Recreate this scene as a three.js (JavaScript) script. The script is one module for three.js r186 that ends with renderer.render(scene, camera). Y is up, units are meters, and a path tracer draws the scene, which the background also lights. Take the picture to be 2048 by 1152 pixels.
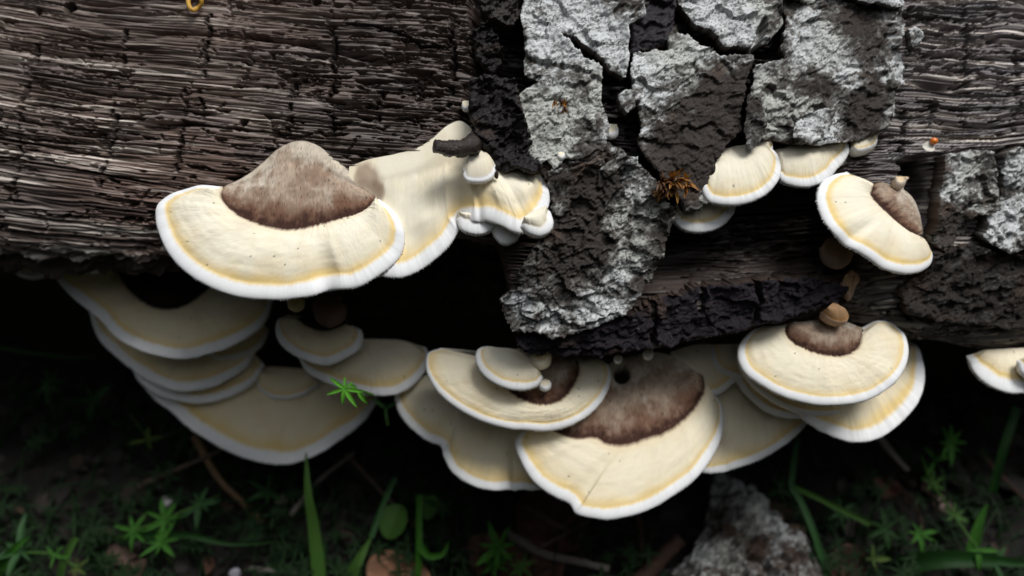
import * as THREE from 'three';
import { mergeGeometries } from 'three/addons/utils/BufferGeometryUtils.js';

// ---------------------------------------------------------------- camera, sky, sun, exposure
const V3 = (x, y, z) => new THREE.Vector3(x, y, z);
const RAD = Math.PI / 180;
const scene = new THREE.Scene();
const PITCH = 42 * RAD, DIST = 0.26, FOV = 38;
const camera = new THREE.PerspectiveCamera(FOV, 16 / 9, 0.01, 400);
camera.position.set(0, DIST * Math.sin(PITCH), DIST * Math.cos(PITCH));
camera.lookAt(0, 0, 0);
camera.focus = 0.243;
camera.userData.fStop = 6.5;
scene.add(camera);
const renderer = new THREE.WebGLRenderer({ antialias: true });
renderer.toneMapping = THREE.LinearToneMapping;
renderer.toneMappingExposure = 1.72;
renderer.shadowMap.enabled = true;

// overcast sky: three times brighter overhead than at the horizon
{
  const w = 128, h = 64, d = new Float32Array(w * h * 4);
  for (let j = 0; j < h; j++) for (let i = 0; i < w; i++) {
    const e = ((j + 0.5) / h - 0.5) * Math.PI, k = (j * w + i) * 4;
    const s = Math.max(0, Math.sin(e)), L = 0.62 * (0.2 + 0.8 * s);
    const f = e < 0 ? 0.35 : 1;
    d[k] = L * f * 0.955; d[k + 1] = L * f * 1.0; d[k + 2] = L * f * 1.07; d[k + 3] = 1;
  }
  const sky = new THREE.DataTexture(d, w, h, THREE.RGBAFormat, THREE.FloatType);
  sky.mapping = THREE.EquirectangularReflectionMapping; sky.magFilter = THREE.LinearFilter; sky.needsUpdate = true;
  scene.background = sky; scene.environment = sky;
}
const sun = new THREE.DirectionalLight(new THREE.Color(1, 0.985, 0.96), 1.5);
sun.position.set(0.32, 0.95, 0.0).multiplyScalar(2); sun.target.position.set(0, 0, 0);
sun.castShadow = true; sun.shadow.radius = 45;
Object.assign(sun.shadow.camera, { left: -0.5, right: 0.5, top: 0.5, bottom: -0.5, near: 0.1, far: 6 });
sun.shadow.mapSize.set(2048, 2048);
scene.add(sun, sun.target);

// ---------------------------------------------------------------- small tools
let seedState = 1;
const srand = (s) => { seedState = (s * 2654435761) >>> 0 || 1; };
const rnd = () => { seedState = (seedState + 0x6D2B79F5) >>> 0; let t = seedState; t = Math.imul(t ^ (t >>> 15), t | 1); t ^= t + Math.imul(t ^ (t >>> 7), t | 61); return ((t ^ (t >>> 14)) >>> 0) / 4294967296; };
const rr = (a, b) => a + (b - a) * rnd();
const clamp = (x, a = 0, b = 1) => x < a ? a : x > b ? b : x;
const sm = (a, b, x) => { const t = clamp((x - a) / (b - a)); return t * t * (3 - 2 * t); };
const mix = (a, b, t) => a + (b - a) * t;
const PERM = new Uint8Array(512);
{ srand(77); const p = [...Array(256).keys()]; for (let i = 255; i > 0; i--) { const j = Math.floor(rnd() * (i + 1)); [p[i], p[j]] = [p[j], p[i]]; } for (let i = 0; i < 512; i++) PERM[i] = p[i & 255]; }
const GX = new Float32Array(256), GY = new Float32Array(256);
for (let i = 0; i < 256; i++) { GX[i] = Math.cos(i / 256 * Math.PI * 2 * 37); GY[i] = Math.sin(i / 256 * Math.PI * 2 * 37); }
function n2(x, y) {                                     // gradient noise, about -1..1
  const X = Math.floor(x), Y = Math.floor(y), fx = x - X, fy = y - Y, xi = X & 255, yi = Y & 255;
  const u = fx * fx * fx * (fx * (fx * 6 - 15) + 10), v = fy * fy * fy * (fy * (fy * 6 - 15) + 10);
  const a = PERM[PERM[xi] + yi], b = PERM[PERM[(xi + 1) & 255] + yi], c = PERM[PERM[xi] + ((yi + 1) & 255)], d = PERM[PERM[(xi + 1) & 255] + ((yi + 1) & 255)];
  const p = GX[a] * fx + GY[a] * fy, q = GX[b] * (fx - 1) + GY[b] * fy, r = GX[c] * fx + GY[c] * (fy - 1), s = GX[d] * (fx - 1) + GY[d] * (fy - 1);
  return 1.45 * mix(mix(p, q, u), mix(r, s, u), v);
}
function vor(x, y, k) {                                 // nearest of scattered points: id, offset to it
  const I = Math.floor(x), J = Math.floor(y); let f = 9, id = 0, ox = 0, oy = 0;
  for (let j = J - 1; j <= J + 1; j++) for (let i = I - 1; i <= I + 1; i++) { const px = i + hash(i, j, k), py = j + hash(i + 41, j + 7, k), dx = x - px, dy = y - py, d = dx * dx + dy * dy; if (d < f) { f = d; id = (i & 255) * 256 + (j & 255); ox = dx; oy = dy; } }
  return [id, ox, oy];
}
const hash = (i, j, k = 0) => PERM[PERM[PERM[i & 255] + (j & 255)] + (k & 255)] / 255;
function fbm(x, y, o = 4, g = 0.5) { let a = 1, s = 0, t = 0; for (let i = 0; i < o; i++) { s += a * n2(x + i * 17.3, y - i * 9.7); t += a; a *= g; x *= 2.03; y *= 2.03; } return s / t; }
const lin = (r, g, b) => { const f = (c) => { c /= 255; return c <= 0.04045 ? c / 12.92 : ((c + 0.055) / 1.055) ** 2.4; }; return [f(r), f(g), f(b)]; };
const mixc = (a, b, t) => [mix(a[0], b[0], t), mix(a[1], b[1], t), mix(a[2], b[2], t)];
const mulc = (a, k) => [a[0] * k, a[1] * k, a[2] * k];

// a direction and a place in the world for a point of the picture (2048 x 1152), used once to survey where things stand
const TV = Math.tan(FOV / 2 * RAD), TH = TV * 16 / 9;
const CAM = camera.position.clone(), FWD = CAM.clone().negate().normalize(), RIGHT = V3(1, 0, 0), UPV = RIGHT.clone().cross(FWD);
const ray = (px, py) => FWD.clone().addScaledVector(RIGHT, (px - 1024) / 1024 * TH).addScaledVector(UPV, -(py - 576) / 576 * TV);
const at = (px, py, d) => CAM.clone().addScaledVector(ray(px, py), d);
const onPlane = (px, py, p, n) => { const r = ray(px, py), t = (n.dot(p) - n.dot(CAM)) / n.dot(r); return CAM.clone().addScaledVector(r, t); };
const GROUND = -0.15;
const overGround = (px, py, h) => onPlane(px, py, V3(0, GROUND + h, 0), V3(0, 1, 0));

const used = {};
const numbered = (n) => { const k = used[n] = (used[n] ?? -1) + 1; return k ? `${n}_${String(k).padStart(3, '0')}` : n; };
function tag(o, label, category, group, kind) { if (label) o.userData.label = label; if (category) o.userData.category = category; if (group) o.userData.group = group; if (kind) o.userData.kind = kind; return o; }
function thing(name, label, category, group, pos = V3(0, 0, 0)) { const o = new THREE.Group(); o.name = numbered(name); o.position.copy(pos); scene.add(o); return tag(o, label, category, group); }
function mesh(name, geo, mat, parent = scene) { const m = new THREE.Mesh(geo, mat); m.name = numbered(name); m.castShadow = m.receiveShadow = true; parent.add(m); return m; }
function geoFrom(pos, col, idx, uv, nor) {
  const g = new THREE.BufferGeometry();
  g.setAttribute('position', new THREE.BufferAttribute(pos instanceof Float32Array ? pos : new Float32Array(pos), 3));
  if (col) g.setAttribute('color', new THREE.BufferAttribute(col instanceof Float32Array ? col : new Float32Array(col), 3));
  if (uv) g.setAttribute('uv', new THREE.BufferAttribute(uv instanceof Float32Array ? uv : new Float32Array(uv), 2));
  g.setIndex(new THREE.BufferAttribute(idx instanceof Uint32Array ? idx : new Uint32Array(idx), 1));
  if (nor) g.setAttribute('normal', new THREE.BufferAttribute(nor, 3)); else g.computeVertexNormals();
  return g;
}
function noiseTex(n, fn) {                              // a small tiling grey texture for fine relief
  const d = new Uint8Array(n * n * 4);
  for (let j = 0; j < n; j++) for (let i = 0; i < n; i++) { const v = clamp(fn(i, j, n)) * 255, k = (j * n + i) * 4; d[k] = d[k + 1] = d[k + 2] = v; d[k + 3] = 255; }
  const t = new THREE.DataTexture(d, n, n); t.wrapS = t.wrapT = THREE.RepeatWrapping; t.magFilter = THREE.LinearFilter; t.needsUpdate = true; return t;
}
srand(5);
const white = Array.from({ length: 256 * 256 }, () => rnd());
const W = (i, j) => white[((j & 255) << 8) | (i & 255)];
const grainTex = noiseTex(256, (i, j) => { let s = 0; for (let b = -1; b <= 1; b++) for (let a = -1; a <= 1; a++) s += W(i + a, j + b); return s / 9 * 0.6 + W(i >> 1, j >> 1) * 0.4; });
const bumpTex = (perMetre) => { const t = grainTex.clone(); t.repeat.set(perMetre, perMetre); t.needsUpdate = true; return t; };

// ---------------------------------------------------------------- the log
const LR = 0.20, PSI0 = 30 * RAD, TURN_R = 0.012, TURN_L = 0.024, PSIT = -65 * RAD, UNDER = 0.05, TURN2 = 0.02, PSIB = -4 * RAD, BOW = 0.7;
const facePt = (v) => { const p = PSI0 - v / LR; return [LR * (Math.sin(p) - Math.sin(PSI0)), LR * (Math.cos(p) - Math.cos(PSI0))]; };
const faceAt = (x, v, h = 0) => { const p = PSI0 - v / LR, [y, z] = facePt(v); const nz = Math.cos(p), ny = Math.sin(p), nx = 2 * BOW * x * nz; const l = Math.hypot(nx, ny, nz); return V3(x + nx / l * h, y + ny / l * h, z - BOW * x * x + nz / l * h); };
const faceN = (x, v) => faceAt(x, v, 1).sub(faceAt(x, v, 0));
function project(p) { const q = p.clone().sub(CAM), d = q.dot(FWD); return [1024 + q.dot(RIGHT) / d / TH * 1024, 576 - q.dot(UPV) / d / TV * 576, d]; }
function inv(px, py, h = 0) {                           // where on the face of the log a sight line arrives
  let x = (px - 1024) * 1.55e-4, v = (py - 576) * 1.55e-4;
  for (let k = 0; k < 14; k++) {
    const a = project(faceAt(x, v, h)), b = project(faceAt(x + 1e-4, v, h)), c = project(faceAt(x, v + 1e-4, h));
    const j11 = (b[0] - a[0]) / 1e-4, j12 = (c[0] - a[0]) / 1e-4, j21 = (b[1] - a[1]) / 1e-4, j22 = (c[1] - a[1]) / 1e-4, dx = px - a[0], dy = py - a[1], D = j11 * j22 - j12 * j21;
    x += clamp((dx * j22 - dy * j12) / D, -0.03, 0.03); v += clamp((dy * j11 - dx * j21) / D, -0.03, 0.03);
  }
  return [x, v];
}
const proud = (p) => Math.hypot(p.y + LR * Math.sin(PSI0), p.z + BOW * p.x * p.x + LR * Math.cos(PSI0)) - LR;   // height over the face
function pushOut(p, h) { const k = proud(p); if (k < h) { const y = p.y + LR * Math.sin(PSI0), z = p.z + BOW * p.x * p.x + LR * Math.cos(PSI0), l = Math.hypot(y, z); p.y += y / l * (h - k); p.z += z / l * (h - k); } return p; }
const onLog = (px, py, h = 0) => { const [x, v] = inv(px, py, h); return faceAt(x, v, h); };
const edgeTable = [[-400, 530], [0, 527], [150, 523], [330, 512], [470, 520], [560, 500], [720, 470], [900, 452], [985, 470], [1045, 690], [1130, 715], [1300, 702], [1480, 672], [1560, 655], [1660, 640], [1780, 650], [1860, 690], [2048, 715], [2500, 720]].map(([x, y]) => inv(x, y - (x < 480 ? 128 : 58)));
function edgeV(x) {
  const t = edgeTable; if (x <= t[0][0]) return t[0][1];
  for (let i = 1; i < t.length; i++) if (x <= t[i][0]) return mix(t[i - 1][1], t[i][1], sm(t[i - 1][0], t[i][0], x));
  return t[t.length - 1][1];
}
const turnAt = (x) => mix(TURN_L, TURN_R, sm(-0.085, -0.06, x));
function profile(v, ve, TURN = TURN_R) {                               // -> y, z, psi
  if (v <= ve) { const [y, z] = facePt(v); return [y, z, PSI0 - v / LR]; }
  let s = v - ve; const pe = PSI0 - ve / LR; let [y, z] = facePt(ve);
  const l1 = TURN * (pe - PSIT);
  let p = s < l1 ? pe - s / TURN : PSIT;
  y += TURN * (Math.sin(p) - Math.sin(pe)); z += TURN * (Math.cos(p) - Math.cos(pe));
  if (s <= l1) return [y, z, p];
  s -= l1; const a = Math.min(s, UNDER); y -= Math.cos(PSIT) * a; z += Math.sin(PSIT) * a;
  if (s <= UNDER) return [y, z, PSIT];
  s -= UNDER; const l2 = TURN2 * (PSIB - PSIT); p = s < l2 ? PSIT + s / TURN2 : PSIB;
  y -= TURN2 * (Math.sin(p) - Math.sin(PSIT)); z -= TURN2 * (Math.cos(p) - Math.cos(PSIT));
  if (s <= l2) return [y, z, p];
  s -= l2; return [y - Math.cos(PSIB) * s, z + Math.sin(PSIB) * s, PSIB];
}
const polyXV = (pts) => pts.map(([a, b]) => inv(a, b));
function segDist(x, y, P, closed = true) {              // distance to a polygon's outline, and whether inside
  let d = 1e9, ins = false; const n = P.length;
  for (let i = 0, j = closed ? n - 1 : 0; i < n; j = i++) {
    if (!closed && i === 0) continue;
    const ax = P[j][0], ay = P[j][1], bx = P[i][0], by = P[i][1], ex = bx - ax, ey = by - ay;
    const t = clamp(((x - ax) * ex + (y - ay) * ey) / (ex * ex + ey * ey + 1e-20)), qx = x - ax - t * ex, qy = y - ay - t * ey, q = qx * qx + qy * qy;
    if (q < d) d = q;
    if (closed && (ay > y) !== (by > y) && x < (bx - ax) * (y - ay) / (by - ay) + ax) ins = !ins;
  }
  d = Math.sqrt(d); return ins ? d : -d;
}
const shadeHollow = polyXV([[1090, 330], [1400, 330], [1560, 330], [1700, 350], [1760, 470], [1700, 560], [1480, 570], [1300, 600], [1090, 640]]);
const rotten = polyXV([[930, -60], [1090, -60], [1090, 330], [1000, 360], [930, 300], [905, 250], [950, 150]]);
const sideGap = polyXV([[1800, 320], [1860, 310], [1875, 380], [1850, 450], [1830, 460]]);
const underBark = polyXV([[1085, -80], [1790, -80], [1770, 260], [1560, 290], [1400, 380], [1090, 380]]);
const crackLines = [
  [[82, 60], [70, 110], [58, 150], [45, 200], [38, 250]], [[225, 190], [230, 240], [222, 290], [205, 345], [198, 400]], [[420, 30], [415, 80], [410, 130], [400, 190], [405, 240]], [[372, 180], [365, 240], [358, 300], [350, 360]],
  [[668, 55], [670, 110], [662, 170], [658, 235], [665, 265]], [[250, 60], [245, 130]], [[590, 150], [580, 210], [578, 260]], [[1928, 20], [1935, 80], [1930, 160]], [[1812, 220], [1805, 300]], [[40, 280], [35, 330], [30, 400]], [[905, 60], [910, 140], [900, 210]], [[2030, 100], [2040, 190], [2028, 260]], [[760, 180], [752, 240]], [[1868, 200], [1862, 260]], [[690, 46], [760, 54], [815, 72], [842, 92], [900, 94]], [[1690, 8], [1790, 30], [1900, 36]]].map(polyXV);
const bores = [[140, 15, 14], [75, 22, 9], [632, 3, 10], [545, 112, 6], [486, 245, 8], [1700, 60, 5]].map(([a, b, r]) => [...inv(a, b), r * 1.5e-4]);

const WB = { base: lin(106, 92, 85), pale: lin(208, 198, 188), red: lin(102, 74, 62), dark: lin(58, 48, 45), grey: lin(112, 107, 109), wetAndShade: lin(38, 31, 29), recessShade: lin(66, 55, 49), olive: lin(66, 60, 48) };  // two dark tones here also carry shade of recesses and underside
function woodAt(x, v, ve) {                             // -> relief in metres, colour
  const slope = 0.12 * sm(-0.06, 0.02, x) * sm(0.01, -0.06, v) - 0.05 * sm(-0.03, 0.0, v) * sm(-0.05, -0.15, x) + 0.03;
  const warp = 0.0016 * fbm(x * 14 + 3, v * 26, 2) + 0.00028 * fbm(x * 80, v * 160, 2) + (x > 0.1 ? 0.0009 * n2(x * 80, v * 60) : 0);
  const w = v - slope * (x + 0.03) + warp;
  let h = 0;
  const coarse = fbm(x * 6, w * 210, 3), mid = fbm(x * 15 + 9, w * 640, 3, 0.6), fine = n2(x * 42, w * 2000) + 0.8 * n2(x * 75 + 4, w * 3700);
  h += 0.0011 * coarse + 0.0009 * mid + 0.00034 * fine;
  // long fissures along the grain
  const fis = Math.abs(n2(x * 9 + 40, w * 165)), fisMask = sm(0.0, 0.35, n2(x * 15 - 7, w * 90 + 3)), fis2 = Math.abs(n2(x * 15 + 4, w * 460)), fm2 = sm(-0.05, 0.3, n2(x * 26 - 7, w * 160 + 3)), fis3 = Math.abs(n2(x * 26 + 14, w * 900));
  h -= 0.0036 * (1 - sm(0.0, 0.12, fis)) * fisMask + 0.0021 * (1 - sm(0.0, 0.2, fis2)) * fm2 + 0.0008 * (1 - sm(0, 0.25, fis3));
  // lens-shaped pits
  for (let L = 0; L < 2; L++) {
    const cx = L ? 0.0046 : 0.0085, cy = L ? 0.0010 : 0.0019, gx = x / cx, gy = w / cy, I = Math.floor(gx), J = Math.floor(gy);
    const dens = clamp(0.26 + 0.75 * n2(x * 25 + L * 50, v * 45) + 0.4 * sm(-0.03, -0.07, v) * sm(-0.12, -0.04, x));
    for (let j = J - 1; j <= J + 1; j++) for (let i = I - 1; i <= I + 1; i++) {
      const a = hash(i, j, L), b = hash(i + 57, j, L + 3), c = hash(i, j + 91, L + 5), e = hash(i + 31, j + 17, L + 7);
      if (e > dens * 0.8) continue;
      const dx = (gx - i - a) / (0.16 + 0.62 * c * c), dy = (gy - j - b + 0.3 * n2(x * 420, j * 3.1) + 0.12 * n2(x * 1300, j * 7.1)) / (0.16 + 0.30 * b) + 0.35 * dx * (a - 0.5), q = dx * dx + Math.abs(dy) ** 1.6;
      if (q < 1) h -= (L ? 0.0018 : 0.0034) * sm(1, 0.5, q);
    }
  }
  // cracks across the grain, stepping from fibre to fibre
  let nearCrack = 1;
  const band = Math.floor(w / 0.0013), step = (hash(band, 3, 1) - 0.5) * 0.0013;
  for (const c of crackLines) {
    if (x < c.x0 || x > c.x1) continue;
    const along = c.no >= crackLines.length - 2; if (!along && hash(band, c.no, 9) < 0.28) continue;
    const d = -segDist(x + (along ? 0 : step) + 0.0005 * n2(v * 900, x * 80) + 0.0009 * n2(v * 160, 3), v, c, false), wd = along ? 0.00042 : 0.00052 + 0.0006 * hash(band, c.no, 4) ** 2;
    if (d < 0.003) { h -= 0.0036 * sm(wd, wd * 0.35, d); nearCrack = Math.min(nearCrack, sm(0.0004, 0.0018, d)); }
  }
  for (let k = 0; k < 2; k++) {
    const bx = Math.floor(x / 0.021 + 0.5 * n2(v * 60, k)), b2 = Math.floor(w / (k ? 0.0045 : 0.0021)), hx = (bx + 0.15 + 0.7 * hash(bx, b2, 11 + k)) * 0.021;
    if (hash(bx, b2, 21 + k) < 0.13) { const d = Math.abs(x - hx + 0.0005 * n2(v * 900, bx) + 0.0105 * n2(v * 60, k)), wd = 0.0003; if (d < wd * 2) h -= 0.0016 * sm(wd * 2, wd * 0.6, d); }
  }
  let bore = 1;
  for (const [bx, bv, r] of bores) { const d = Math.hypot(x - bx, v - bv); if (d < r) { h -= 0.016 * sm(r, r * 0.85, d); bore = 0; } }
  // weathered colour
  const streak = fbm(x * 11 + 70, w * 420 + 10, 4, 0.66), blotch = fbm(x * 14 - 30, v * 26, 3), hair = n2(x * 34, w * 1700);
  const left = sm(-0.045, -0.12, x) * sm(-0.085, -0.045, v + 0.01), right = sm(0.105, 0.12, x);
  let c = mixc(WB.base, WB.red, sm(-0.1, 0.6, blotch + 0.25 * streak) * (1 - 0.7 * right) * 0.55);
  c = mixc(c, WB.grey, clamp(right * 0.75 + 0.25 * sm(0.1, 0.5, n2(x * 30, w * 120))));
  c = mixc(c, WB.dark, sm(0.12, 0.6, -streak + 0.3 * blotch) * 0.8);
  c = mixc(c, WB.pale, sm(0.10 - 0.16 * left - 0.12 * right, 0.58, streak + 0.25 * hair + 0.16 * n2(x * 9, w * 70)) * (0.35 + 0.65 * left + 0.65 * right));
  c = mixc(c, WB.dark, 0.75 * sm(-0.035, 0.01, x + 0.012 * n2(x * 40, v * 90)) * (1 - right));
  c = mulc(c, 1 + 0.5 * fbm(x * 17 + 5, w * 75, 3)); c = mixc(c, WB.wetAndShade, (1 - nearCrack) * 0.7);
  c = mixc(c, WB.pale, 0.55 * sm(0.25, 0.75, n2(x * 40 + 3, w * 2300)) * sm(-0.1, 0.5, streak + 0.4 * n2(x * 40, v * 60)) * (1 - 0.6 * sm(-0.04, 0.0, x) * (1 - right)));
  c = mulc(c, (1 + 0.34 * hair + 0.28 * n2(x * 140, w * 3200)) * mix(0.7, 1.2, Math.max(left, right, 0.75 * sm(-0.02, -0.1, x + 0.02 * blotch), 0.12)));
  if (!bore) c = WB.recessShade;  // hole insides darkened in colour, standing in for their shade
  return [h, c, bore];
}
for (const c of crackLines) { c.no = crackLines.indexOf(c); c.x0 = Math.min(...c.map((p) => p[0])) - 0.004; c.x1 = Math.max(...c.map((p) => p[0])) + 0.004; }

const log = thing('fallen_log', 'weathered grey-brown fallen log with flaking lichened bark lying across the picture', 'log');
const woodMat = new THREE.MeshPhysicalMaterial({ vertexColors: true, roughness: 0.45, specularIntensity: 0.9, bumpMap: bumpTex(60), bumpScale: 0.00012 });
{
  const xs = [], vs = [];
  const run = (arr, a, b, s) => { for (let t = a; t < b - s * 0.5; t += s) arr.push(t); };
  run(xs, -0.7, -0.21, 0.02); run(xs, -0.21, -0.015, 0.00038); run(xs, -0.015, 0.11, 0.00055); run(xs, 0.11, 0.20, 0.00040); run(xs, 0.20, 0.7, 0.02); xs.push(0.7);
  run(vs, -0.60, -0.12, 0.012); run(vs, -0.12, -0.098, 0.002); run(vs, -0.098, 0.0, 0.00021); run(vs, 0.0, 0.05, 0.00045); run(vs, 0.05, 0.10, 0.0008); run(vs, 0.10, 0.13, 0.002); run(vs, 0.13, 0.33, 0.02);
  const nx = xs.length, nv = vs.length, pos = new Float32Array(nx * nv * 3), col = new Float32Array(nx * nv * 3), uv = new Float32Array(nx * nv * 2), idx = new Uint32Array((nx - 1) * (nv - 1) * 6);
  const ves = xs.map(edgeV);
  for (let j = 0, k = 0; j < nv; j++) for (let i = 0; i < nx; i++, k++) {
    const x = xs[i], ve = ves[i], v = vs[j], [y, z, p] = profile(v, ve, turnAt(x));
    const onFront = v > -0.13 && v < 0.12 && Math.abs(x) < 0.23;
    let [h, c] = v > -0.13 && v < 0.1 ? woodAt(x, v, ve) : [0.001 * n2(x * 20, v * 200), v > 0 ? WB.recessShade : WB.base];  // lower part takes the tone with underside shade put in
    if (onFront) {
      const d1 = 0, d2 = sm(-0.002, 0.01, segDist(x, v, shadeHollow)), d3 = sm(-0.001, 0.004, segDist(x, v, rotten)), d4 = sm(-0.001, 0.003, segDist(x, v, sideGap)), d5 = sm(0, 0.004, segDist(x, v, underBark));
      const lump = fbm(x * 90, v * 90, 4), rub = fbm(x * 70 + 9, v * 150, 5, 0.62);
      h -= 0.016 * d2 * (1 - d1) + d3 * (0.009 + 0.004 * lump) + 0.010 * d4 + 0.0035 * d5;
      h += 0.003 * lump * Math.max(d1, d3) + 0.009 * rub * sm(ve + 0.014, ve + 0.03, v);
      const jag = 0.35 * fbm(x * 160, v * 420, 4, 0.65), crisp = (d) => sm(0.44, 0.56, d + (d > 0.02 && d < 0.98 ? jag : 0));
      c = mixc(c, mulc(WB.wetAndShade, 1 + 0.3 * lump), Math.max(crisp(d3) * 0.85, crisp(d4) * 0.8, crisp(d5) * 0.8, crisp(d2) * 0.55)); if (v + 0.006 * jag > ve + 0.014 + 0.012 * sm(-0.06, -0.085, x)) c = mulc(WB.recessShade, 1 + 0.5 * rub);  // shade of gaps, hollow and underside put into the colour; rotten patch really darker
      if (x > 0.01 && v > ve - 0.004 + 0.006 * fbm(x * 50, v * 120, 4) && v < ve + 0.012) c = mixc(c, WB.olive, 0.6);
    }
    const nz = Math.cos(p), ny = Math.sin(p), nxx = 2 * BOW * clamp(x, -0.3, 0.3) * nz, l = Math.hypot(nxx, ny, nz), xb = Math.min(Math.abs(x), 0.3);
    pos[k * 3] = x + nxx / l * h; pos[k * 3 + 1] = y + ny / l * h; pos[k * 3 + 2] = z - BOW * xb * xb + nz / l * h;
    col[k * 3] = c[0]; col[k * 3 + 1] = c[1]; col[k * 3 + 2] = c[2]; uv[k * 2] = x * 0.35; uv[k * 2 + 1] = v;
  }
  for (let j = 0, q = 0; j < nv - 1; j++) for (let i = 0; i < nx - 1; i++) { const a = j * nx + i; idx[q++] = a; idx[q++] = a + nx; idx[q++] = a + 1; idx[q++] = a + 1; idx[q++] = a + nx; idx[q++] = a + nx + 1; }
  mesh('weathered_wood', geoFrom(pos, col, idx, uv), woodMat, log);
}

// ---------------------------------------------------------------- bark plates on the log
const BC = { lichen: lin(210, 212, 212), lichen2: lin(184, 185, 174), grey: lin(118, 116, 112), dark: lin(66, 60, 56), brown: lin(92, 74, 62), black: lin(38, 33, 34), plum: lin(44, 39, 44) };
const barkMat = new THREE.MeshPhysicalMaterial({ vertexColors: true, roughness: 0.85, specularIntensity: 0.4, bumpMap: bumpTex(70), bumpScale: 0.00022 });
const wetMat = new THREE.MeshPhysicalMaterial({ vertexColors: true, roughness: 0.55, specularIntensity: 0.6, bumpMap: bumpTex(70), bumpScale: 0.0003 });
function raggedLine(P, amp, step, closed = true) {
  const out = [], n = P.length;
  for (let i = 0; i < (closed ? n : n - 1); i++) {
    const a = P[i], b = P[(i + 1) % n], L = Math.hypot(b[0] - a[0], b[1] - a[1]), m = Math.max(1, Math.round(L / step)), nxx = -(b[1] - a[1]) / L, ny = (b[0] - a[0]) / L;
    for (let k = 0; k < m; k++) {
      const t = k / m, x = mix(a[0], b[0], t), y = mix(a[1], b[1], t), env = Math.sin(Math.PI * t) * 0.6 + 0.4;
      const d = amp * env * (fbm(x * 260, y * 260, 3, 0.6) + 0.5 * n2(x * 1400, y * 1400));
      out.push([x + nxx * d, y + ny * d]);
    }
  }
  return out;
}
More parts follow.
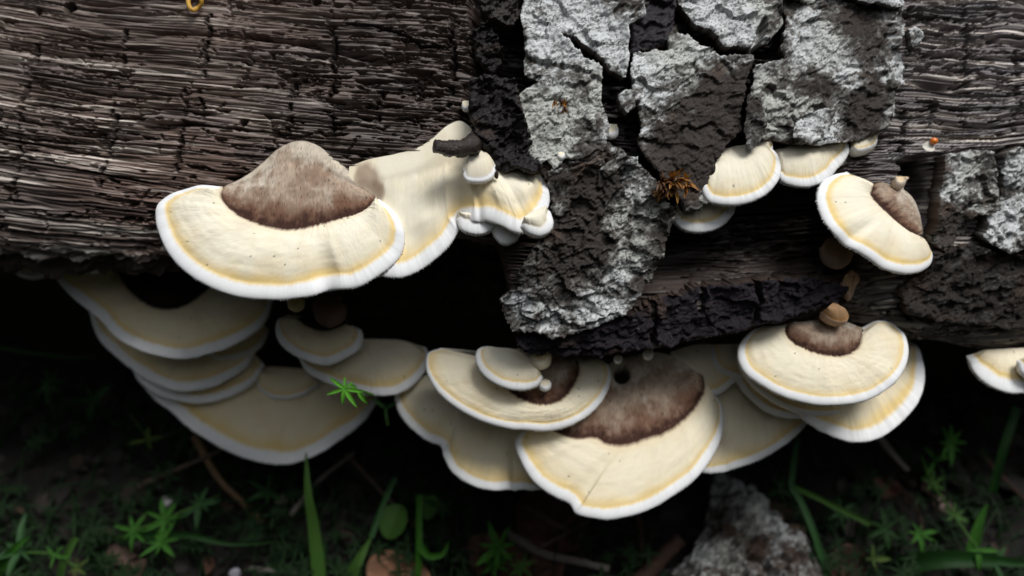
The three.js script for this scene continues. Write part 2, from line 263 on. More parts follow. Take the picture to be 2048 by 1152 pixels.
function plate(name, pts, o = {}) {
  const { off = 0.005, thick = 0.006, cell = 0.0003, amp = 0.0011, relief = 0.8, lichen = 0.5, tone = 1, tilt = [0, 0], dome = 0.0004, mat = barkMat, seed = 0, label, dark = BC.dark, cracks = [], lightSpots = [], darkSpots = [], parent = log, toXV = polyXV, map = faceAt, nrm = faceN } = o;
  const P = raggedLine(toXV(pts), amp, 0.0005);
  let x0 = 1e9, x1 = -1e9, v0 = 1e9, v1 = -1e9; for (const [x, v] of P) { x0 = Math.min(x0, x); x1 = Math.max(x1, x); v0 = Math.min(v0, v); v1 = Math.max(v1, v); }
  const cx = (x0 + x1) / 2, cv = (v0 + v1) / 2, nx = Math.ceil((x1 - x0) / cell) + 3, nv = Math.ceil((v1 - v0) / cell) + 3;
  const gx = (i) => x0 - cell + i * cell, gv = (j) => v0 - cell + j * cell;
  const inside = new Uint8Array(nx * nv);
  for (let j = 0; j < nv; j++) {                        // scan lines through the cell centres
    const y = gv(j) + cell / 2, hits = [];
    for (let i = 0, k = P.length - 1; i < P.length; k = i++) if ((P[k][1] > y) !== (P[i][1] > y)) hits.push((P[i][0] - P[k][0]) * (y - P[k][1]) / (P[i][1] - P[k][1]) + P[k][0]);
    hits.sort((a, b) => a - b);
    for (let q = 0; q + 1 < hits.length; q += 2) for (let i = Math.max(0, Math.ceil((hits[q] - x0 + cell) / cell - 0.5)); gx(i) + cell / 2 < hits[q + 1] && i < nx; i++) inside[j * nx + i] = 1;
  }
  const cr = cracks.map(toXV), ls = lightSpots.map(([a, b, r]) => [...toXV([[a, b]])[0], r * 1.5e-4]), ds = darkSpots.map(([a, b, r]) => [...toXV([[a, b]])[0], r * 1.5e-4]);
  const id = new Int32Array(nx * nv).fill(-1), pos = [], col = [], uv = [], idx = [], edge = [];
  const Pn = P.length;
  function vert(i, j) {
    const k = j * nx + i; if (id[k] >= 0) return id[k];
    let x = gx(i), v = gv(j);
    const full = i > 0 && j > 0 && inside[k] && inside[k - 1] && inside[k - nx] && inside[k - nx - 1];
    let d = 1e9, qx = x, qv = v;
    for (let a = 0, b = Pn - 1; a < Pn; b = a++) { const ex = P[a][0] - P[b][0], ev = P[a][1] - P[b][1], t = clamp(((x - P[b][0]) * ex + (v - P[b][1]) * ev) / (ex * ex + ev * ev + 1e-20)), mx = P[b][0] + t * ex, mv = P[b][1] + t * ev, q = (mx - x) ** 2 + (mv - v) ** 2; if (q < d) { d = q; qx = mx; qv = mv; } }
    d = Math.sqrt(d);
    if (!full) { x = qx; v = qv; d = 0; }
    const S = seed * 7.3;
    const wx = x + 0.0016 * fbm(x * 260 + S, v * 260, 3, 0.6), wv = v + 0.0016 * fbm(x * 260, v * 260 - S, 3, 0.6);
    const big = fbm(x * 50 + S, v * 60 - S, 3), med = fbm(wx * 230 + S, wv * 300 + S, 4, 0.62);
    const scale = (cx, cy, k, a, b) => { const [id, ox, oy] = vor(wx / cx + S, wv / cy - S, k), h1 = hash(id & 255, id >> 8, k + 1), h2 = hash(id & 255, id >> 8, k + 2), h3 = hash(id & 255, id >> 8, k + 3); return [a * (h1 - 0.5) + b * (ox * cx * (h2 - 0.5) * 1.4 + oy * cy * (h3 * 1.2 - 0.35)), h2]; };
    const [hA, iA] = scale(0.0068, 0.0046, 3, 0.0011, 0.42), [hB, iB] = scale(0.0026, 0.0017, 7, 0.00055, 0.45), [hC] = scale(0.0011, 0.0008, 11, 0.00022, 0.4);
    const rid = 1 - Math.abs(n2(wx * 420 + S, wv * 520)) * 2, fine = n2(x * 1500, v * 1700), tf = 0, ter = iA * 40;
    const lift = fbm(x * 90 + S, v * 90, 2);
    let h = off + dome * sm(0, 0.008, d) + relief * (0.0022 * big + 0.0007 * med + hA + hB + hC + 0.0003 * rid * sm(-0.2, 0.4, n2(x * 90, v * 90 + S)) + 0.00014 * fine) + (0.0010 + 0.0030 * lift) * sm(0.005, 0.0, d);
    h -= 0.0005 * (1 - sm(0, 0.0006, d));
    h += tilt[0] * (x - cx) + tilt[1] * (v - cv);
    for (const c of cr) { const e = -segDist(x + 0.0008 * n2(v * 400, x * 400), v + 0.0008 * n2(x * 400, v * 300 + 9), c, false); h -= 0.005 * sm(0.0011, 0.0004, e); }
    // lichen crust in patches over dark bark
    let l = lichen + 0.05 + 0.62 * fbm(wx * 75 - S, wv * 95 + S * 2, 6, 0.72) + 0.34 * (iA - 0.5) + 0.34 * (iB - 0.5) + 0.2 * n2(x * 520, v * 640) + 0.14 * n2(x * 1300, v * 1500);
    for (const [a, b, r] of ls) l += 0.5 * sm(r * 1.3, r * 0.1, Math.hypot(x - a, v - b) + 0.002 * n2(x * 300, v * 300));
    for (const [a, b, r] of ds) l -= 0.6 * sm(r * 1.3, r * 0.1, Math.hypot(x - a, v - b) + 0.002 * n2(x * 300, v * 300));
    const speck = n2(x * 1700 + 9, v * 1900), green = sm(-0.1, 0.4, n2(x * 35 + S, v * 30));
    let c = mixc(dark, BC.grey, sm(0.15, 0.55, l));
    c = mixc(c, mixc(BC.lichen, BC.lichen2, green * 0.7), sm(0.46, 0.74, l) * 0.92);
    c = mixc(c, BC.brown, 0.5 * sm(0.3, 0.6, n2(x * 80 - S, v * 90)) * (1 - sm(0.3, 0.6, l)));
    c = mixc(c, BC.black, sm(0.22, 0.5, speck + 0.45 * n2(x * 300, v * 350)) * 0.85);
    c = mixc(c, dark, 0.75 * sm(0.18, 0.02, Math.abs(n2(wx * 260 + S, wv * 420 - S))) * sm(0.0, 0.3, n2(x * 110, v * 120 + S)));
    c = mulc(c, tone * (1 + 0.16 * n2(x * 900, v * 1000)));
    const p = map(x, v, h);
    pos.push(p.x, p.y, p.z); col.push(...c); uv.push(x, v);
    return id[k] = pos.length / 3 - 1;
  }
  const has = (i, j) => i >= 0 && j >= 0 && i < nx && j < nv && inside[j * nx + i];
  for (let j = 0; j < nv - 1; j++) for (let i = 0; i < nx - 1; i++) if (inside[j * nx + i]) {
    const a = vert(i, j), b = vert(i + 1, j), c = vert(i, j + 1), d = vert(i + 1, j + 1);
    idx.push(a, c, b, b, c, d);
    if (!has(i, j - 1)) edge.push([b, a]); if (!has(i, j + 1)) edge.push([c, d]); if (!has(i - 1, j)) edge.push([a, c]); if (!has(i + 1, j)) edge.push([d, b]);
  }
  const low = new Map();
  const under = (a) => { if (low.has(a)) return low.get(a); const x = uv[a * 2], v = uv[a * 2 + 1], n = nrm(x, v), ix = (cx - x) * 0.03, iv = (cv - v) * 0.03; pos.push(pos[a * 3] - n.x * thick + ix, pos[a * 3 + 1] - n.y * thick - iv * 0.7, pos[a * 3 + 2] - n.z * thick); col.push(...mulc(BC.dark, 0.35)); uv.push(x, v + thick); const k = pos.length / 3 - 1; low.set(a, k); return k; };  // skirt walls painted darker, shade between plates put into colour
  const dupe = new Map(), dup = (a) => { if (dupe.has(a)) return dupe.get(a); pos.push(pos[a * 3], pos[a * 3 + 1], pos[a * 3 + 2]); col.push(...mixc([col[a * 3], col[a * 3 + 1], col[a * 3 + 2]], BC.brown, 0.6)); uv.push(uv[a * 2], uv[a * 2 + 1]); const k = pos.length / 3 - 1; dupe.set(a, k); return k; };
  for (const [a, b] of edge) { const c = under(a), d = under(b), e = dup(a), f = dup(b); idx.push(e, f, c, f, d, c); }
  const m = mesh(name, geoFrom(pos, col, idx, uv), mat, parent);
  if (label) m.userData.label = label;
  return m;
}
// rotten dark lumps left of the pale bark
plate('rotten_bark', [[985, -30], [1060, -30], [1040, 50], [1025, 70], [985, 50], [960, 20]], { off: 0.003, relief: 1.6, lichen: -0.15, tone: 0.7, mat: wetMat, seed: 21 });
plate('rotten_bark', [[945, 60], [975, 50], [1000, 85], [1005, 130], [985, 150], [950, 120]], { off: 0.0, relief: 1.8, lichen: -0.3, tone: 0.6, mat: wetMat, seed: 22, dark: BC.black });
plate('rotten_bark', [[945, 180], [985, 165], [1030, 175], [1042, 230], [1066, 300], [1084, 338], [1062, 352], [1036, 342], [1012, 350], [994, 340], [978, 316], [962, 296], [944, 300], [938, 282], [950, 262], [940, 230]], { off: 0.0075, thick: 0.008, relief: 1.5, lichen: -0.2, tone: 0.8, mat: wetMat, seed: 23, dark: BC.black });
// the pale upper plates
plate('bark_plate', [[1062, -50], [1040, 55], [1048, 100], [1048, 165], [1078, 176], [1040, 200], [1024, 235], [1030, 285], [1052, 300], [1060, 318], [1078, 336], [1092, 326], [1104, 346], [1114, 338], [1126, 322], [1170, 330], [1205, 305], [1214, 265], [1208, 240], [1198, 215], [1200, 150], [1184, 135], [1162, 130], [1140, 105], [1120, 86], [1150, 92], [1188, 118], [1215, 155], [1246, 168], [1252, 130], [1250, 70], [1282, 55], [1283, -50]],
  { off: 0.0058, thick: 0.0042, lichen: 0.62, seed: 1, amp: 0.0007, lightSpots: [[1210, 100, 90], [1100, 40, 90], [1060, 230, 50], [1100, 290, 50]], darkSpots: [[1170, 320, 60], [1080, 35, 25], [1240, 20, 60]], label: 'pale lichened bark sheet at the left with a black gap behind its tongue' });
plate('bark_plate', [[1352, -50], [1348, 20], [1380, 62], [1412, 86], [1442, 106], [1490, 114], [1520, 104], [1546, 74], [1548, 45], [1538, -50]], { off: 0.0056, thick: 0.0045, lichen: 0.5, seed: 3, lightSpots: [[1450, 60, 80]], cracks: [[[1515, 60], [1500, 100], [1492, 118]]] });
plate('bark_plate', [[1262, 120], [1300, 112], [1328, 116], [1330, 84], [1345, 66], [1375, 96], [1400, 112], [1440, 124], [1490, 124], [1492, 142], [1478, 180], [1468, 235], [1476, 262], [1440, 298], [1418, 340], [1412, 390], [1390, 424], [1360, 424], [1342, 392], [1305, 345], [1285, 322], [1268, 290], [1276, 255], [1262, 210], [1254, 160]],
  { off: 0.0052, thick: 0.005, lichen: 0.38, seed: 2, lightSpots: [[1290, 160, 60], [1370, 130, 60], [1300, 130, 50]], darkSpots: [[1400, 280, 110], [1340, 350, 80], [1430, 200, 60]], label: 'grey central bark slab with a dark lower half' });
plate('bark_plate', [[1556, -50], [1556, 34], [1560, 70], [1545, 112], [1556, 132], [1500, 142], [1496, 172], [1482, 225], [1500, 252], [1512, 282], [1566, 292], [1620, 297], [1700, 287], [1742, 272], [1772, 240], [1768, 190], [1790, 178], [1796, 140], [1776, 112], [1782, 80], [1786, 40], [1776, -50]],
  { off: 0.0048, thick: 0.005, lichen: 0.44, seed: 4, lightSpots: [[1620, 100, 60], [1660, 130, 60], [1780, 150, 45], [1620, 265, 55], [1540, 225, 45]], darkSpots: [[1700, 80, 80], [1720, 230, 60], [1620, 180, 50]], label: 'broad rough bark slab at the right, lichened and layered' });
plate('bark_plate', [[1557, -50], [1556, 22], [1610, 26], [1632, 12], [1690, 22], [1712, 36], [1745, 40], [1784, 44], [1786, 10], [1776, -50]], { off: 0.0074, thick: 0.002, lichen: 0.75, seed: 5, lightSpots: [[1620, 0, 90], [1740, 10, 80]] });
plate('bark_plate', [[1782, 84], [1798, 78], [1810, 100], [1800, 120], [1788, 112]], { off: 0.009, thick: 0.003, lichen: 0.8, seed: 6, amp: 0.0004 });
// the dark hanging sheet below them
plate('bark_sheet', [[1092, 345], [1150, 338], [1200, 312], [1232, 300], [1272, 332], [1300, 362], [1322, 402], [1346, 432], [1332, 455], [1322, 490], [1300, 548], [1262, 592], [1252, 612], [1185, 640], [1120, 664], [1080, 655], [1024, 650], [1012, 630], [1000, 590], [1040, 566], [1034, 540], [1060, 500], [1084, 460], [1102, 430], [1098, 380]],
  { off: 0.0052, thick: 0.004, lichen: 0.3, seed: 7, tone: 0.95, relief: 1.15, lightSpots: [[1250, 430, 70], [1240, 520, 55], [1180, 600, 60], [1040, 595, 40], [1100, 630, 40], [1210, 620, 40]], darkSpots: [[1150, 480, 80], [1180, 380, 70]], label: 'dark bark sheet hanging free with pale lichen at its tip' });
plate('bark_sheet', [[1068, 330], [1110, 326], [1160, 322], [1210, 290], [1222, 300], [1232, 320], [1200, 350], [1130, 365], [1088, 362]], { off: 0.0042, thick: 0.004, lichen: 0.1, seed: 20, tone: 0.85 });
plate('bark_flake', [[1192, 345], [1212, 328], [1235, 318], [1266, 320], [1268, 336], [1240, 332], [1222, 350], [1205, 360]], { off: 0.0075, thick: 0.0015, lichen: 0.45, seed: 8, amp: 0.0004 });
plate('bark_knob', [[1228, 206], [1240, 196], [1258, 198], [1260, 230], [1244, 242], [1232, 228]], { off: 0.008, thick: 0.005, lichen: 0.45, seed: 9, amp: 0.0004 });
plate('dark_crust', [[1256, 60], [1290, 20], [1330, -40], [1345, -40], [1344, 60], [1330, 105], [1290, 114], [1258, 118]], { off: 0.0035, thick: 0.005, lichen: -0.5, seed: 10, dark: BC.plum, mat: wetMat, relief: 0.8 });
plate('bark_flake', [[1478, 205], [1500, 212], [1515, 260], [1500, 300], [1480, 305], [1470, 270]], { off: 0.0068, thick: 0.0012, relief: 0.6, lichen: 0.3, seed: 11, tone: 0.8 });
plate('bark_flake', [[1505, 210], [1560, 215], [1590, 245], [1570, 262], [1530, 258], [1508, 240]], { off: 0.0066, thick: 0.0012, relief: 0.6, lichen: 0.6, seed: 12 });
plate('bark_flake', [[1560, 285], [1575, 250], [1620, 230], [1652, 225], [1640, 270], [1625, 296], [1590, 294]], { off: 0.0066, thick: 0.0012, relief: 0.6, lichen: 0.75, seed: 13 });
// right-hand bark
plate('bark_plate', [[1872, 312], [1930, 302], [1968, 308], [1978, 350], [1972, 420], [1930, 430], [1900, 470], [1870, 500], [1845, 480], [1852, 420], [1868, 370]], { off: 0.004, thick: 0.006, lichen: 0.42, seed: 14, lightSpots: [[1910, 340, 50]], darkSpots: [[1880, 450, 60]], relief: 1.1 });
plate('bark_plate', [[1980, 312], [2000, 298], [2048, 300], [2160, 300], [2160, 480], [2048, 486], [1985, 500], [1940, 470], [1960, 430], [1984, 420], [1990, 370]], { off: 0.0045, thick: 0.006, lichen: 0.5, seed: 15, lightSpots: [[1980, 450, 60], [2030, 340, 50], [1960, 440, 50]], relief: 1.1 });
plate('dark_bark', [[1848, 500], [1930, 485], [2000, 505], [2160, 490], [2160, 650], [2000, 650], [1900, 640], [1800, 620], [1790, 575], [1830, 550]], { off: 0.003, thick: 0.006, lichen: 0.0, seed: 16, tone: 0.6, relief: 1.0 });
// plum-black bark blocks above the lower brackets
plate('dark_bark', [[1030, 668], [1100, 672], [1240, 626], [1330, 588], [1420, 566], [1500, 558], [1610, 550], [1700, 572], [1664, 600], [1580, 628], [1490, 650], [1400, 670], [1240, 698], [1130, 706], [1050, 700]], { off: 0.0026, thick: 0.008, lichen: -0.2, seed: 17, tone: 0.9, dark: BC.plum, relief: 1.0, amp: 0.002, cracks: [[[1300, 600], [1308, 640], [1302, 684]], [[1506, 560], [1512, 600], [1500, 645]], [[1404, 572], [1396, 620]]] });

// ---------------------------------------------------------------- bracket fungi
const FC = { cream: lin(247, 240, 220), cream2: lin(241, 229, 202), yellow: lin(240, 212, 148), white: lin(243, 243, 243), pore: lin(226, 222, 208), tan: lin(188, 168, 148), tan2: lin(154, 130, 111), pale: lin(212, 200, 184), brown: lin(120, 84, 66), dark: lin(72, 50, 43), blackish: lin(40, 32, 29) };
const capMat = new THREE.MeshPhysicalMaterial({ vertexColors: true, roughness: 0.9, specularIntensity: 0.3, sheen: 0.25, sheenRoughness: 0.6, sheenColor: new THREE.Color(1, 0.98, 0.94), bumpMap: bumpTex(90), bumpScale: 0.00007 });
const centreMat = new THREE.MeshPhysicalMaterial({ vertexColors: true, roughness: 0.92, specularIntensity: 0.3, sheen: 0.35, sheenRoughness: 0.5, sheenColor: new THREE.Color(1, 0.95, 0.9), bumpMap: bumpTex(90), bumpScale: 0.0002 });
function resample(P, n) {                               // smooth curve through points, n samples evenly along it
  if (P.length === 1) return Array.from({ length: n }, () => P[0].clone());
  const c = P.length === 2 ? new THREE.LineCurve3(P[0], P[1]) : new THREE.CatmullRomCurve3(P, false, 'centripetal');
  return c.getSpacedPoints(n - 1);
}
function bracket(s) {
  const { name = 'bracket_fungus', label, rim, back, brown, a = rim[0], d, inset = 0.002, dip = 20, line, m = 20, hy = 1.5, th = 2.6, hb = 3.5, hump = 1.2, bulge = 1.3, seed = 1, folds = [], spots = [], pits = [], bumps = [], cols = 260, teeth = 1, centre = 'tan', tint, group = 'cream bracket fungi on the log', dark = 0, backH, wrinkle = 1, roll = 0, yel = 1, ends = 0.5, lift0 = 0, warm = d && a[1] > 480 ? (a[0] < 700 ? 0.65 : 0.15) + 0.3 * hash(seed, 5, 6) : 0.1 } = s;
  const root = d ? at(a[0], a[1], d) : onLog(a[0], a[1], lift0);
  let ax = V3(Math.cos(roll * RAD), Math.sin(roll * RAD), 0); if (line) ax = onLog(...line[1]).sub(onLog(...line[0])).normalize();
  const o = V3(0, -Math.sin(dip * RAD), Math.cos(dip * RAD)); o.addScaledVector(ax, -o.dot(ax)).normalize();
  const n = o.clone().cross(ax).normalize(), mm = 1e-3, px = (d ?? 0.25) * TH / 1024;
  const up = (h) => root.clone().addScaledVector(n, h * mm);
  const place = (pts, h) => pts.map(([x, y, hx = 0]) => { const p = onPlane(x, y, up(h + hx), n); return !d && proud(p) < 0.0022 ? onLog(x, y, 0.0022) : p; });
  const N = cols, Pr = resample(place(rim, 0), N);
  const backPts = backH !== undefined ? place(back, backH) : d ? place(back, hb) : back.map(([x, y]) => onLog(x, y, -inset));
  const P0 = resample(backPts, N), P1 = brown ? resample(place(brown, hb), N) : null;
  // the yellow line stands a margin's width inside the rim
  const Py = [], out = [], S = seed * 13.7, endT = [];
  let rimLen = 0; for (let i = 1; i < N; i++) rimLen += Pr[i].distanceTo(Pr[i - 1]);
  for (let i = 0; i < N; i++) {
    const t = i / (N - 1), tn = Pr[Math.min(N - 1, i + 3)].clone().sub(Pr[Math.max(0, i - 3)]).normalize(), e = tn.clone().cross(n).normalize();
    if (e.dot(Pr[i].clone().sub((P1 ?? P0)[i])) < 0) e.negate();
    const rad = Pr[i].clone().sub((P1 ?? P0)[i]), L = rad.length(); rad.normalize();
    e.lerp(rad, 0.45).normalize();
    const et = sm(0, 0.06, t) * sm(0, 0.06, 1 - t); endT.push(et);
    const mw = Math.min(m * 0.9 * px * (ends + (1 - ends) * sm(0, 0.25, t) * sm(0, 0.25, 1 - t)) * (1 + 0.16 * fbm(t * 7 + S, 2, 3)), L * 0.6);
    out.push([e, mw]);
    Py.push(Pr[i].clone().addScaledVector(e, -mw).addScaledVector(n, hy * mm * mix(0.35, 1, et)));
  }
  const wr = wrinkle * clamp(rimLen / 0.1, 0.2, 1), sc = clamp(rimLen / 0.1, 0.25, 1), nC = brown ? Math.round(26 * sc) + 6 : 0, nK = Math.round(34 * sc) + 8, nM = Math.round(10 * sc) + 8, nU = 9;
  const rows = nC + nK + nM + nU + 1, pos = new Float32Array(rows * N * 3), col = new Float32Array(rows * N * 3), uv = new Float32Array(rows * N * 2);
  const foldAt = folds.map(([x, y, w, depth, from = 0.1]) => { const p = onPlane(x, y, root, n); let b = 0, bd = 1e9; Pr.forEach((q, i) => { const e = q.distanceTo(p); if (e < bd) { bd = e; b = i; } }); return [b / (N - 1), w, depth, from]; });
  const spotAt = spots.map(([x, y, r, c]) => [onLog(x, y, 0.001), r * px, c]), bumpAt = bumps.map(([x, y, r, hh]) => { const p = onPlane(x, y, up(5), n); return [!d && proud(p) < 0.004 ? onLog(x, y, 0.006) : p, r * px, hh]; }), pitAt = pits.map(([x, y, r, dp]) => [onPlane(x, y, up(3), n), r * px, dp]);
  const tint3 = tint ?? [1, 1, 1];
  for (let i = 0; i < N; i++) {
    const t = i / (N - 1), A = P0[i], B = P1 ? P1[i] : null, C = Py[i], R = Pr[i], [e, mw] = out[i], et = endT[i];
    const wav = fbm(t * 9 + S, 5, 3);
    if (B && i) { const j = 0.0007 * fbm(t * 40 + S, 9, 4, 0.7) * (0.4 + 0.6 * et); B.addScaledVector(e, j); }
    for (let r = 0; r < rows; r++) {
      let p, c, zone, q;
      if (r < nC) { zone = 0; q = r / nC; p = A.clone().lerp(B, q).addScaledVector(n, hump * mm * Math.sin(Math.PI * q) * (0.5 + et) + 0.0006 * sm(0, 0.3, q) * fbm(t * 6 + S, q * 3, 3) * et); }
      else if (r < nC + nK) {
        zone = 1; q = (r - nC) / nK; const F = B ?? A;
        p = F.clone().lerp(C, q).addScaledVector(n, bulge * mm * (Math.sin(Math.PI * Math.min(1, q * 0.93 + 0.07)) ** 0.9) * mix(0.4, 1, et));
        if (B) p.addScaledVector(n, 0.0004 * sm(0, 0.05, q) * (1 - q));
      } else if (r <= nC + nK + nM) {
        zone = 2; q = (r - nC - nK) / nM;
        const g = q * Math.PI / 2, hh = hy * mm * mix(0.35, 1, et);
        p = C.clone().addScaledVector(e, mw * Math.sin(g)).addScaledVector(n, -hh * (1 - Math.cos(g) ** 0.85));
      } else {
        zone = 3; q = (r - nC - nK - nM) / nU;
        const F = A.clone().addScaledVector(n, -th * mm * 2 * et - (backH ?? (d ? hb : 0)) * mm * 0.5 * et);
        p = R.clone().lerp(F, sm(0, 1, q) * 0.9 + 0.1 * q).addScaledVector(n, -th * mm * 0.75 * et * Math.sin(Math.PI * Math.min(q * 1.2 + 0.06, 1)));
      }
      // undulation: radial wrinkles, folds, a wavy rim
      const outw = zone === 0 ? 0.25 * q : zone === 1 ? (B ? 0.25 : 0) + (B ? 0.75 : 1) * q : zone === 2 ? 1 : 1 - q;
      let lift = mm * et * wr * outw * (1.1 * wav + 0.13 * fbm(t * 30 + S, outw * 2.5, 2)) ;
      if (zone < 3) lift += mm * et * wr * (0.22 * fbm(t * 14 + S, outw * 9, 2) + 0.04 * n2(t * rimLen * 900, outw * 26) + (zone === 0 ? 0.12 * n2(t * 60, q * 30) : 0));
      for (const [ft, fw, fd, from] of foldAt) { const g = Math.exp(-(((t - ft) / fw) ** 2)); lift -= fd * mm * g * sm(from, 1, outw); }
      if (zone < 2) for (const [bp, br, bh] of bumpAt) { const dv = p.clone().sub(bp), q2 = dv.addScaledVector(n, -dv.dot(n)).length() / br; if (q2 < 2.2) lift += bh * mm * Math.exp(-q2 * q2 * 1.6) * (zone === 1 ? sm(1, 0.75, q) : 1); }
      p.addScaledVector(n, lift);
      if (!d && zone < 3) pushOut(p, zone === (B ? 0 : 1) ? 0.0016 * Math.min(1, q * 5) : 0.0016);
      // toothed lower edge
      if (zone >= 2) {
        const w = zone === 2 ? sm(0.86, 1, q) : sm(0.25, 0, q), k = t * rimLen / 0.00085 + 0.5 * n2(t * rimLen * 500, seed);
        const cell = Math.floor(k), f = k - cell, am = hash(cell, seed, 3), tri = 1 - Math.abs(f - 0.5) * 2;
        p.addScaledVector(e, teeth * w * et * (0.00055 * tri * (0.6 + 0.5 * am) - 0.0003 + 0.0003 * fbm(t * rimLen * 220, S, 2))).addScaledVector(n, -teeth * w * et * 0.0004 * tri * am);
      }
      // colour of the flesh
      if (zone === 0) {
        const rs = fbm(t * 26 + S, q * 2.2, 4, 0.6), bl = fbm(p.x * 130 + S, p.z * 130, 3), ed = q + 0.09 * fbm(t * 15 + S, 3, 3) + 0.12 * fbm(p.x * 260 + S, (p.z - p.y) * 260, 4, 0.65);
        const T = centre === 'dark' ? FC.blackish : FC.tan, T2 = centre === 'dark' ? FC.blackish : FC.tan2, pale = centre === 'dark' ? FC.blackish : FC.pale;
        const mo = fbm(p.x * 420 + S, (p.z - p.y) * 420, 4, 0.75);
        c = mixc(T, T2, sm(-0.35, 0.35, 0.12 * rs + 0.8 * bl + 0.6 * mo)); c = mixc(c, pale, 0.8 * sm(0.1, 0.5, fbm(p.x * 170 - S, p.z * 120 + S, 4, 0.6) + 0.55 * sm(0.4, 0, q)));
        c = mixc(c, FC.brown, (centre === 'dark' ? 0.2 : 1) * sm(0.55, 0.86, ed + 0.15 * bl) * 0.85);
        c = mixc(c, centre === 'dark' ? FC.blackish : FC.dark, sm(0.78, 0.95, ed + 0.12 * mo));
        c = mixc(c, FC.cream2, 0.5 * sm(0.3, 0.0, q) * (centre === 'dark' ? 0 : 1) * sm(-0.3, 0.3, bl));
        if (n2(p.x * 2300 + S, p.z * 2300 + p.y * 900) > 0.55) c = mulc(c, 0.45);
        c = mulc(c, 1 + 0.32 * fbm(p.x * 420, (p.z - p.y) * 420, 4, 0.6) + 0.14 * n2(p.x * 1500, p.z * 1500));
      } else if (zone === 1) {
        const rs = fbm(t * 40 + S, q * 1.6, 3), bl = fbm(p.x * 70 + S, p.z * 70, 3);
        c = mixc(FC.cream, FC.cream2, sm(-0.2, 0.6, bl + 0.2 * rs));
        if (B) { c = mixc(c, FC.cream2, sm(0.22, 0, q)); c = mixc(c, FC.tan, 0.8 * sm(0.045, 0.0, q + 0.02 * rs)); }
        c = mixc(c, FC.tan, 0.32 * sm(0.15, 0.65, fbm(p.x * 45 + S * 3, (p.z - p.y) * 45, 4)) + 0.04 * hash(seed, 9, 4));
        c = [c[0] * (1 - 0.05 * warm), c[1] * (1 - 0.13 * warm), c[2] * (1 - 0.30 * warm)];
        c = mixc(c, FC.yellow, yel * (0.7 + 0.6 * hash(seed, 3, 8)) * (0.15 * sm(0.5, 0.9, q + 0.07 * bl) + 0.72 * sm(0.84, 0.985, q + 0.04 * bl + 0.02 * rs)) * clamp(0.85 + 0.6 * bl));
        c = mulc(c, 1 + 0.03 * n2(p.x * 1300, (p.z - p.y) * 1300));
        const fx = p.x / 0.0034, fz = (p.z - p.y) / 0.0034, fi = Math.floor(fx), fj = Math.floor(fz);
        if (hash(fi, fj, seed) > 0.93 && Math.hypot(fx - fi - 0.5, fz - fj - 0.5) < 0.09) c = mulc(c, 0.35);
      } else if (zone === 2) {
        c = mixc(mixc(FC.white, FC.yellow, yel), FC.white, sm(0.0, 0.22, q + 0.06 * fbm(t * 60 + S, 1, 2)));
        c = mulc(c, 1 + 0.02 * n2(t * rimLen * 2600, q * 3));
      } else { c = mixc(FC.white, FC.pore, sm(0, 0.25, q)); c = mulc(c, 1 + 0.08 * n2(t * rimLen * 2500, q * 60)); }
      for (const [sp, sr, scn] of spotAt) { const w = 0.8 * sm(sr, sr * 0.45, p.distanceTo(sp) + sr * 0.8 * fbm(p.x * 160, p.z * 160 + p.y * 90, 4)); if (w > 0 && zone < 3) c = mixc(c, mixc(FC[scn] ?? FC.tan2, FC.brown, 0.4 + 0.4 * n2(p.x * 400, p.z * 400)), w * 0.92); }
      for (const [pp, pr, dp] of pitAt) { const dv = p.clone().sub(pp), rd = p.clone().sub(CAM).normalize(), q2 = dv.addScaledVector(rd, -dv.dot(rd)).length(); if (zone < 3 && q2 < pr * 1.4) { p.addScaledVector(n, -dp * mm * sm(pr * 1.2, pr * 0.7, q2)); c = mixc(c, FC.blackish, sm(pr * 1.25, pr * 0.9, q2)); } }  // pit insides blackened in colour to stand in for shade
      const k = r * N + i;
      pos[k * 3] = p.x - root.x; pos[k * 3 + 1] = p.y - root.y; pos[k * 3 + 2] = p.z - root.z;
      col[k * 3] = c[0] * tint3[0]; col[k * 3 + 1] = c[1] * tint3[1]; col[k * 3 + 2] = c[2] * tint3[2];
      uv[k * 2] = (p.x - root.x) * ax.x + (p.y - root.y) * ax.y + (p.z - root.z) * ax.z; uv[k * 2 + 1] = (p.x - root.x) * o.x + (p.y - root.y) * o.y + (p.z - root.z) * o.z;
    }
  }
  const idx = new Uint32Array((rows - 1) * (N - 1) * 6);
  for (let r = 0, q = 0; r < rows - 1; r++) for (let i = 0; i < N - 1; i++) { const k = r * N + i; idx[q++] = k; idx[q++] = k + N; idx[q++] = k + 1; idx[q++] = k + 1; idx[q++] = k + N; idx[q++] = k + N + 1; }
  const whole = geoFrom(pos, col, idx, uv), nor = whole.attributes.normal.array;
  const g = thing(name, label, s.category ?? 'bracket fungus', group, root);
  const slice = (nm, r0, r1, mat) => {
    const ii = new Uint32Array((r1 - r0) * (N - 1) * 6); for (let r = 0, q = 0; r < r1 - r0; r++) for (let i = 0; i < N - 1; i++) { const k = r * N + i; ii[q++] = k; ii[q++] = k + N; ii[q++] = k + 1; ii[q++] = k + 1; ii[q++] = k + N; ii[q++] = k + N + 1; }
    mesh(nm, geoFrom(pos.slice(r0 * N * 3, (r1 + 1) * N * 3), col.slice(r0 * N * 3, (r1 + 1) * N * 3), ii, uv.slice(r0 * N * 2, (r1 + 1) * N * 2), nor.slice(r0 * N * 3, (r1 + 1) * N * 3)), mat, g);
  };
  if (nC) slice('brown_centre', 0, nC, centreMat);
  slice('cap', nC, nC + nK, capMat);
  slice('white_margin', nC + nK, nC + nK + nM, capMat);
  slice('pore_surface', nC + nK + nM, rows - 1, capMat);
  return g;
}
